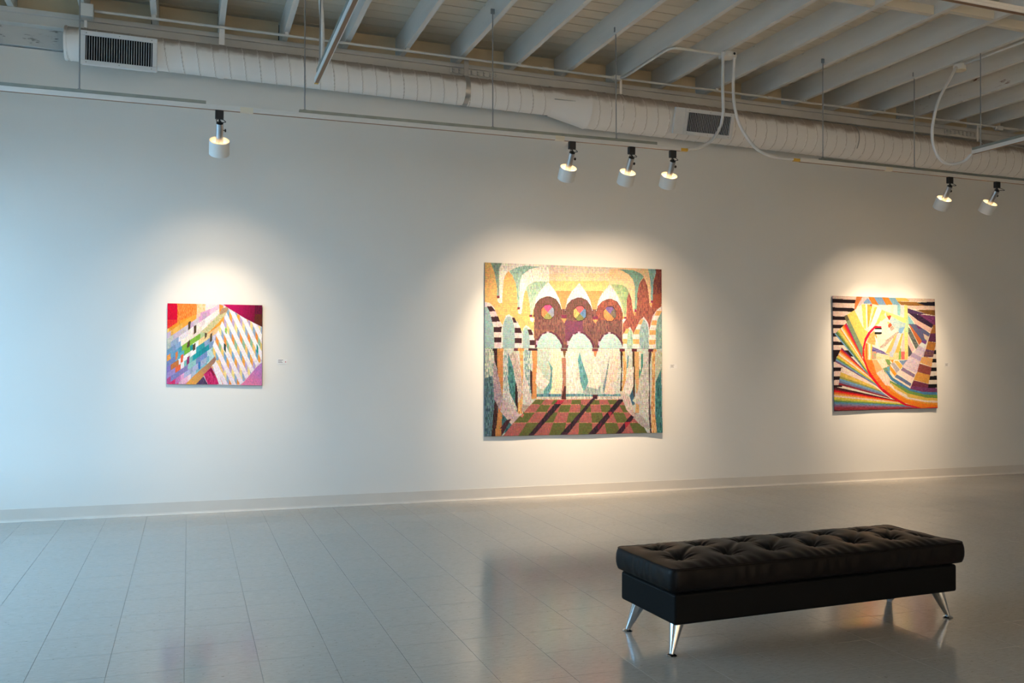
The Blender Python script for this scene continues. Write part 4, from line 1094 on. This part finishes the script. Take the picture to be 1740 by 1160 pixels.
    for P in (Cc((905,650),(990,650),(605,1100),(540,1100)), D((215,640),(290,595),(-100,1100),(-190,1100)), D((560,640),(635,640),(245,1100),(150,1100)), D((735,815),(800,815),(580,1085),(505,1085))):
        s.fill(P, SH, SH2, 'warp')
    s.fill(Cc((905,650),(990,650),(940,700),(870,700)), (190,30,70)); s.fill(D((420,800),(480,800),(450,860)), (180,30,65)); s.fill(D((640,920),(720,920),(650,1000)), (190,30,60)); s.fill(D((290,960),(350,930),(300,1030)), (110,20,60))
    s.fill(D((570,545),(625,540),(700,640),(750,770),(745,800),(660,762)), (228,210,200), (205,185,175), 'fine'); s.fill(D((650,760),(745,790),(800,870),(740,850)), (225,190,185)); s.fill(D((790,800),(900,880),(970,1000),(940,1010),(850,965),(750,870)), (205,195,195), (175,165,165), 'fine')
    s.fill(Cc((455,850),(482,868),(500,830),(480,815)), (225,120,110)); s.fill(Cc((163,1000),(236,1000),(232,1110),(163,1110)), OR, OR2)
    s.fill([(815,591.0),(1135,592.2),(1135,592.9),(815,591.8)], (140,165,165))
    img = s.done(.20, .16, .10)
    low = (s.Y > 592)[..., None]; img = np.where(low, img * (1 + (s.warp - .5)[..., None] * .35) * .93, img)
    lum = (img @ np.array([.3, .55, .15]))[..., None]; img = img * .84 + lum * .16
    rib = 1 - .10 * (np.sin(s.Y * 2 * PI / 3.5) > .75)
    return img * rib[..., None]
hanging('tapestry', [(823.9,445.5),(1124,457.5),(1125.1,735),(823.9,741.8)], [(2.626,2.240),(4.522,2.255),(4.536,.592),(2.638,.594)], 420, 372,
        'large square tapestry of an arcade with draped cloths and a chequered floor', paint_large,
        lambda U, V: .018 + .002 * np.sin(U * 14) * (.3 + V) + .010 * np.clip((U - .9) / .1, 0, 1) * V)

# --- right tapestry: rainbow fans and striped borders
def paint_fans(X, Y, U, V):
    s = Sheet(X, Y, .63, 8)
    E = fr(1410, 498, 10.84); F = fr(1500, 498, 10.84); G = fr(1410, 597, 10.84); K = fr(1500, 597, 10.84)
    e = lambda x, y: E((x, y))[0]; g = lambda x, y: G((x, y))[0]; k_ = lambda x, y: K((x, y))[0]
    s.fill([(1400,490),(1610,490),(1610,710),(1400,710)], (250,240,222), (246,228,205), 'weft', .4)
    # striped border
    BK = (40,28,34)
    s.fill(E((0,0),(470,0),(430,330),(80,760),(220,1160),(0,1160)), (246,222,208), (240,205,195), 'weft', .3)
    for y0, y1 in ((105,178),(262,335),(424,496),(580,648),(738,805),(892,958),(1045,1160)): s.fill(E((0,y0-5),(470,y0+18),(460,y1+10),(0,y1-5)), BK)
    s.fill(G((0,180),(220,180),(220,660),(0,660)), (244,215,205)); s.fill(G((0,0),(150,0),(95,190),(0,200)), BK)
    for y0, y1 in ((295,368),(460,530),(622,660)): s.fill(G((0,y0),(220,y0-4),(215,y1-6),(0,y1)), BK)
    # top row of slanted bars
    s.fill(E((470,50),(585,50),(440,320),(430,320),(440,180)), (218,132,62), (200,120,70)); s.fill(E((580,50),(690,50),(755,195),(560,200),(510,250),(500,220)), (205,175,185), (235,215,210), 'fine'); s.fill(E((600,160),(670,90),(755,195),(600,190)), (125,162,205))
    s.fill(E((672,50),(775,55),(880,225),(750,200)), (232,122,45), (215,135,55)); s.fill(E((775,55),(920,60),(1010,215),(870,212)), (130,165,205), (110,150,190)); s.fill(E((920,60),(1040,60),(1130,215),(1010,215)), (235,125,40))
    s.fill(F((0,60),(60,65),(160,208),(40,208)), (240,130,48)); s.fill(F((65,65),(195,70),(300,225),(160,215)), (140,178,205), (110,165,185)); s.fill(F((190,70),(390,80),(490,148),(245,152)), (243,190,95))
    s.fill(F((380,75),(990,95),(990,165),(480,150)), (238,215,198), (225,195,180), 'weft'); s.fill(F((245,155),(600,165),(800,238),(320,228)), (165,118,62), (145,105,55), 'weft'); s.fill(F((600,172),(990,160),(990,235),(790,238)), (28,28,44))
    s.fill(F((300,228),(990,235),(990,320),(430,282)), (240,215,200), (225,190,175), 'weft'); s.fill(F((580,308),(990,312),(990,420),(800,388)), (150,105,45), (120,85,50), 'weft'); s.fill(F((430,278),(800,386),(620,390),(430,365)), (62,55,92), (95,60,105), 'weft')
    s.fill(F((620,386),(990,425),(990,640),(800,500)), (140,72,125), (105,50,95), 'weft'); s.fill(F((430,352),(650,400),(925,580),(890,645),(620,500)), (45,36,60), (70,45,75), 'weft'); s.fill(F((430,368),(620,500),(892,650),(865,728),(585,570)), (242,202,186), (230,185,175), 'weft')
    s.fill(F((440,568),(590,570),(862,742),(800,885),(770,945),(700,885),(560,700)), (80,108,140), (110,95,135), 'weft'); s.fill(F((730,745),(830,800),(800,880),(755,840)), (225,200,180)); s.fill(F((580,580),(720,650),(650,660)), (110,40,100))
    s.fill(F((450,568),(492,600),(715,890),(650,955),(540,750)), (208,112,55), (190,105,65), 'weft'); s.fill(F((440,620),(480,650),(645,965),(590,1035),(440,740)), (118,128,122), (85,95,95), 'weft'); s.fill(F((440,760),(565,1030),(520,1095),(440,920)), (238,188,190)); s.fill(F((440,935),(520,1095),(480,1170),(440,1170)), (85,85,100))
    # pale square and its rays
    for x0, x1, c in ((40,120,(242,215,208)),(120,172,(190,215,190)),(172,240,(242,218,210)),(240,300,(140,195,200)),(300,372,(240,212,212)),(372,428,(225,235,150))): s.fill(F((x0,215),(x1,222),(x1,420),(x0,400)), c, tuple(min(255, z+8) for z in c), 'weft')
    s.fill(F((360,320),(430,380),(562,565),(440,572),(390,450)), (125,190,210), (150,205,205)); s.fill(F((370,232),(432,240),(445,1170),(370,1170)), (246,236,140), (240,215,130), 'weft'); s.fill(F((405,480),(450,500),(445,720),(390,720)), (190,225,170))
    s.fill(F((140,430),(400,548),(385,640),(300,745),(250,690),(150,590),(105,510)), (165,198,210), (190,210,205), 'weft'); s.fill(F((280,640),(380,625),(330,745),(262,735)), (130,180,220)); s.fill(F((-10,320),(400,470),(402,552),(350,542),(140,432),(-10,355)), (250,236,140))
    s.fill(F((-10,330),(135,412),(40,432),(65,570),(20,500),(-10,470)), (246,195,110)); s.fill(F((45,420),(135,410),(95,505)), (225,70,50)); s.fill(F((58,600),(112,540),(148,590),(92,642)), (228,85,55)); s.fill(F((10,470),(60,520),(100,545),(60,590)), (248,195,110))
    s.fill(F((100,640),(150,600),(190,650),(130,700)), (215,200,190), (150,120,100), 'fine'); s.fill(F((-90,960),(250,700),(265,730),(0,1000),(-80,1010)), (235,215,200), (130,105,95), 'fine', .4)
    for P, c in ((((195,780),(240,765),(120,1135),(25,1100)), (247,190,110)), (((240,760),(300,745),(180,1170),(95,1170)), (195,205,225)), (((325,745),(352,740),(262,1170),(170,1170)), (246,188,92)), (((352,730),(372,700),(385,1095),(305,1095)), (238,200,195)), (((310,1095),(385,1090),(380,1170),(315,1170)), (240,110,110)), (((290,1020),(310,1000),(310,1170),(275,1170)), (150,190,110))): s.fill(F(*P), c)
    s.fill(E((860,380),(1000,330),(1050,620),(1000,900),(880,1000),(800,780),(930,620)), (250,236,205), (248,228,210), 'weft')
    s.fill(E((930,300),(1000,340),(880,560),(800,600),(870,450)), (248,200,110)); s.fill(E((900,420),(960,380),(1010,450),(920,520)), (250,235,130))
    s.fill(K((-140,30),(440,20),(440,155),(-140,150)), (247,205,140), (245,220,170), 'weft'); s.fill(K((100,0),(190,0),(160,110),(100,90)), (195,205,225)); s.fill(K((275,0),(315,0),(310,150),(265,150)), (130,180,85)); s.fill(K((315,0),(380,0),(378,150),(315,150)), (240,110,110)); s.fill(K((380,0),(440,0),(430,150),(380,150)), (250,205,120))
    s.fill(E((750,980),(960,1070),(1080,1160),(960,1170),(750,1070)), (90,80,150), (150,140,190), 'weft')
    # right border: stripes, then the coloured column
    s.fill(F((930,950),(1000,950),(1000,1170),(900,1170)), (240,225,210)); s.fill(K((990,-20),(940,-20),(820,680),(1000,680)), (238,225,212)); s.fill(F((932,1062),(1000,1062),(1000,1122),(930,1122)), (24,22,26))
    for y0, y1 in ((-20,52),(135,205),(295,360),(452,520),(600,672)): s.fill(K((800,y0+6),(1000,y0-4),(1000,y1),(800,y1+6)), (24,24,30))
    s.fill(F((920,585),(1000,580),(1000,745),(862,742)), (170,118,62), (150,100,60), 'weft'); s.fill(F((862,740),(1000,745),(975,905),(820,888)), (105,50,92), (80,45,75), 'weft'); s.fill(F((820,885),(970,912),(942,1062),(778,1032)), (195,128,52), (170,115,65), 'weft'); s.fill(F((778,1030),(940,1065),(915,1180),(735,1180)), (100,65,100), (120,80,110), 'weft')
    s.fill(K((730,0),(935,10),(915,100),(700,95)), (90,55,92), (140,95,85), 'weft'); s.fill(K((700,88),(912,130),(888,285),(660,205)), (232,175,95), (220,165,120), 'weft'); s.fill(K((655,222),(888,290),(862,440),(605,372)), (135,66,62), (155,85,80), 'weft'); s.fill(K((605,375),(862,438),(830,595),(548,525)), (226,165,78), (205,145,70), 'weft'); s.fill(K((545,530),(832,600),(820,680),(498,642)), (105,42,70), (125,60,85), 'weft')
    # lavender column
    s.fill(F((690,905),(782,940),(735,1180),(470,1180),(530,1110),(600,1030)), (215,202,220), (190,175,205), 'weft'); s.fill(F((645,960),(700,905),(780,945),(745,1020)), (228,236,232)); s.fill(F((700,870),(805,885),(775,945),(700,905)), (115,70,140)); s.fill(K((470,90),(560,0),(735,0),(662,205),(605,405),(330,290)), (236,212,214), (205,190,215), 'weft')
    s.fill(K((520,20),(700,110),(680,180),(490,90)), (180,165,200)); s.fill(K((340,290),(578,425),(552,485),(308,345)), (135,135,160), (150,110,150), 'weft'); s.fill(K((300,348),(552,482),(505,585),(235,400)), (246,226,212)); s.fill(K((235,420),(505,590),(490,645),(195,470)), (110,100,145), (100,130,165), 'weft')
    s.fill(K((180,180),(250,170),(345,265),(300,330)), (248,190,90)); s.fill(K((270,165),(430,160),(345,260)), (120,150,185)); s.fill(K((120,220),(180,200),(290,335),(230,400)), (165,165,180), (190,180,180), 'weft'); s.fill(K((100,150),(180,155),(160,215)), (245,150,60)); s.fill(K((30,160),(100,155),(130,230),(70,250)), (130,165,90)); s.fill(K((50,270),(110,250),(235,410),(200,460)), (247,160,50)); s.fill(K((-60,160),(30,155),(60,260),(0,310)), (248,215,130))
    # rainbow sweep to the lower right
    s.fill(K((20,285),(160,480),(300,570),(480,680),(720,740),(1020,742),(1020,805),(750,795),(470,725),(300,640),(130,525),(0,330)), (82,150,190), (70,120,165), 'weft'); s.fill(K((500,640),(820,670),(1020,675),(1020,750),(720,745),(480,690)), (112,52,100), (125,70,120), 'weft')
    s.fill(K((0,330),(120,540),(300,632),(470,722),(750,792),(1020,800),(1020,865),(780,855),(430,775),(260,668),(100,585),(-20,400)), (125,165,75), (110,150,85), 'weft'); s.fill(K((110,560),(260,660),(430,770),(780,850),(1020,860),(1020,910),(760,902),(440,842),(200,695)), (236,192,88), (215,190,95), 'weft')
    s.fill(K((60,602),(200,690),(420,800),(440,842),(760,900),(1020,905),(1020,950),(760,935),(430,872),(240,765)), (242,222,208)); s.fill(K((0,560),(60,600),(240,762),(430,872),(760,932),(1020,945),(1020,990),(750,965),(420,895),(200,775),(-20,650)), (246,178,62), (240,150,60), 'weft')
    s.fill(K((-40,600),(200,772),(420,892),(750,962),(1020,985),(1020,1025),(700,1045),(400,965),(130,805),(-40,690)), (248,136,38)); s.fill(K((-20,680),(130,800),(400,960),(700,1040),(1025,1018),(1025,1060),(720,1058),(380,995),(130,855),(-20,745)), (215,28,48))
    # crescent of red, orange and white
    s.fill(E((640,915),(760,960),(745,1170),(590,1170)), (248,165,70)); s.fill(G((600,0),(760,0),(760,155),(620,155)), (248,165,70))
    for x0, x1, c in ((640,668,(240,110,50)),(668,690,(248,205,120)),(690,725,(252,240,228)),(725,750,(248,215,110))): s.fill(E((x0,935),(x1,940),(x1,1170),(x0,1170)), c); s.fill(G((x0,0),(x1,0),(x1,150),(x0,150)), c)
    s.fill(E((700,760),(790,700),(850,800),(800,960),(660,910)), (248,165,85), (246,190,120), 'weft'); s.fill(E((800,780),(850,860),(880,1040),(840,1000)), (225,230,240))
    s.fill(G((620,150),(755,150),(842,400),(1000,620),(1084,690),(1084,770),(960,700),(800,510),(690,340)), (243,112,45), (248,150,60), 'weft'); s.fill(G((760,150),(842,150),(955,330),(835,405)), (248,188,128)); s.fill(G((838,150),(990,130),(1055,250),(950,332)), (252,242,225), (248,220,180), 'weft')
    s.fill(G((830,400),(950,330),(1084,500),(1084,640),(1000,622)), (252,238,220), (248,190,165), 'warp', .3); s.fill(G((1084,380),(940,325),(1010,290),(1084,320)), (120,160,130)); s.fill(G((990,140),(1084,150),(1084,260),(1040,250)), (130,165,95)); s.fill(G((1020,290),(1084,260),(1084,420)), (110,175,195)); s.fill(G((740,0),(830,0),(830,140),(750,150)), (235,150,130), (150,190,140), 'weft'); s.fill(G((840,20),(1084,80),(1084,150),(850,140)), (248,218,150), (246,232,205), 'weft')
    s.fill(E((800,602),(925,608),(925,642),(800,655),(720,745),(640,905),(610,1050),(604,1170),(576,1170),(584,1000),(620,830),(690,710)), (236,22,62)); s.fill(G((576,0),(606,0),(622,150),(692,330),(802,500),(962,700),(1090,785),(1090,840),(960,748),(800,600),(680,430),(600,210)), (232,24,48))
    for y0, y1, c in ((640,668,(28,34,30)),(668,716,(252,252,250)),(716,756,(28,34,30))): s.fill(E((802,y0),(930,y0),(930,y1),(802,y1)), c)
    # fans
    s.fill(E((430,312),(562,210),(604,650),(585,660)), (252,238,228)); s.fill(E((560,205),(632,205),(655,650),(600,660)), (250,222,120)); s.fill(E((630,205),(664,205),(675,660),(652,660)), (253,246,238)); s.fill(E((662,205),(752,208),(692,610),(672,650)), (246,165,60), (248,190,80)); s.fill(E((720,205),(755,205),(750,238),(722,238)), (225,30,80)); s.fill(E((752,208),(840,250),(702,630),(690,610)), (250,228,130), (252,245,225), 'warp'); s.fill(E((835,240),(932,298),(822,560),(692,712),(702,625)), (253,246,236)); s.fill(E((800,262),(850,250),(712,610),(705,600)), (248,195,90))
    s.fill(E((300,398),(432,312),(604,660),(680,712),(615,840),(582,1010)), (246,226,115), (248,212,110), 'weft'); s.fill(E((248,420),(302,398),(584,1010),(576,1170),(535,1170)), (125,152,118), (140,165,130), 'weft'); s.fill(E((248,420),(302,398),(340,490),(285,520)), (110,105,80))
    s.fan(e(290,545), e(80,752), e(572,1170), g(705,460), [(150,55,110),(228,22,52),(240,80,40),(246,140,50),(250,200,110),(252,240,228),(248,170,70),(250,215,110),(215,200,85),(120,150,85),(95,120,75),(112,165,212)])
    s.fan(e(205,1000), g(88,190), g(680,420), g(880,660), [(115,40,95),(215,50,45),(244,125,45),(250,195,130),(252,232,220),(246,175,75),(225,205,85),(120,150,80),(105,155,195),(110,80,130)])
    s.fan(g(200,300), g(152,615), g(690,560), g(1100,870), [(244,212,205),(244,212,205),(228,192,90),(220,188,90),(150,155,80),(110,158,200),(110,120,165),(140,46,62)])
    s.fan(g(40,640), g(40,1120), k_(250,905), k_(760,1062), [(60,28,38),(110,30,40),(222,18,36),(240,100,45),(244,170,85),(236,208,200),(228,202,80),(190,190,75),(105,150,90),(90,140,175),(120,125,160),(140,85,120),(150,55,68),(140,50,60),(48,30,44)])
    s.fill(K((-20,680),(130,800),(400,960),(700,1040),(1025,1018),(1025,1060),(720,1058),(380,995),(130,855),(-20,745)), (215,28,48))
    return s.done(.08, .10)
hanging('tapestry', [(1414.2,502.3),(1587.8,508),(1592.2,693),(1417.6,698.7)], [(6.660,2.055),(8.108,2.064),(8.140,.804),(6.684,.783)], 330, 290,
        'square tapestry of rainbow fans with black and white striped borders', paint_fans,
        lambda U, V: .020 + .002 * np.sin(U * 8 + 1) * (.4 + V) + .008 * np.clip((U - .92) / .08, 0, 1) * V)
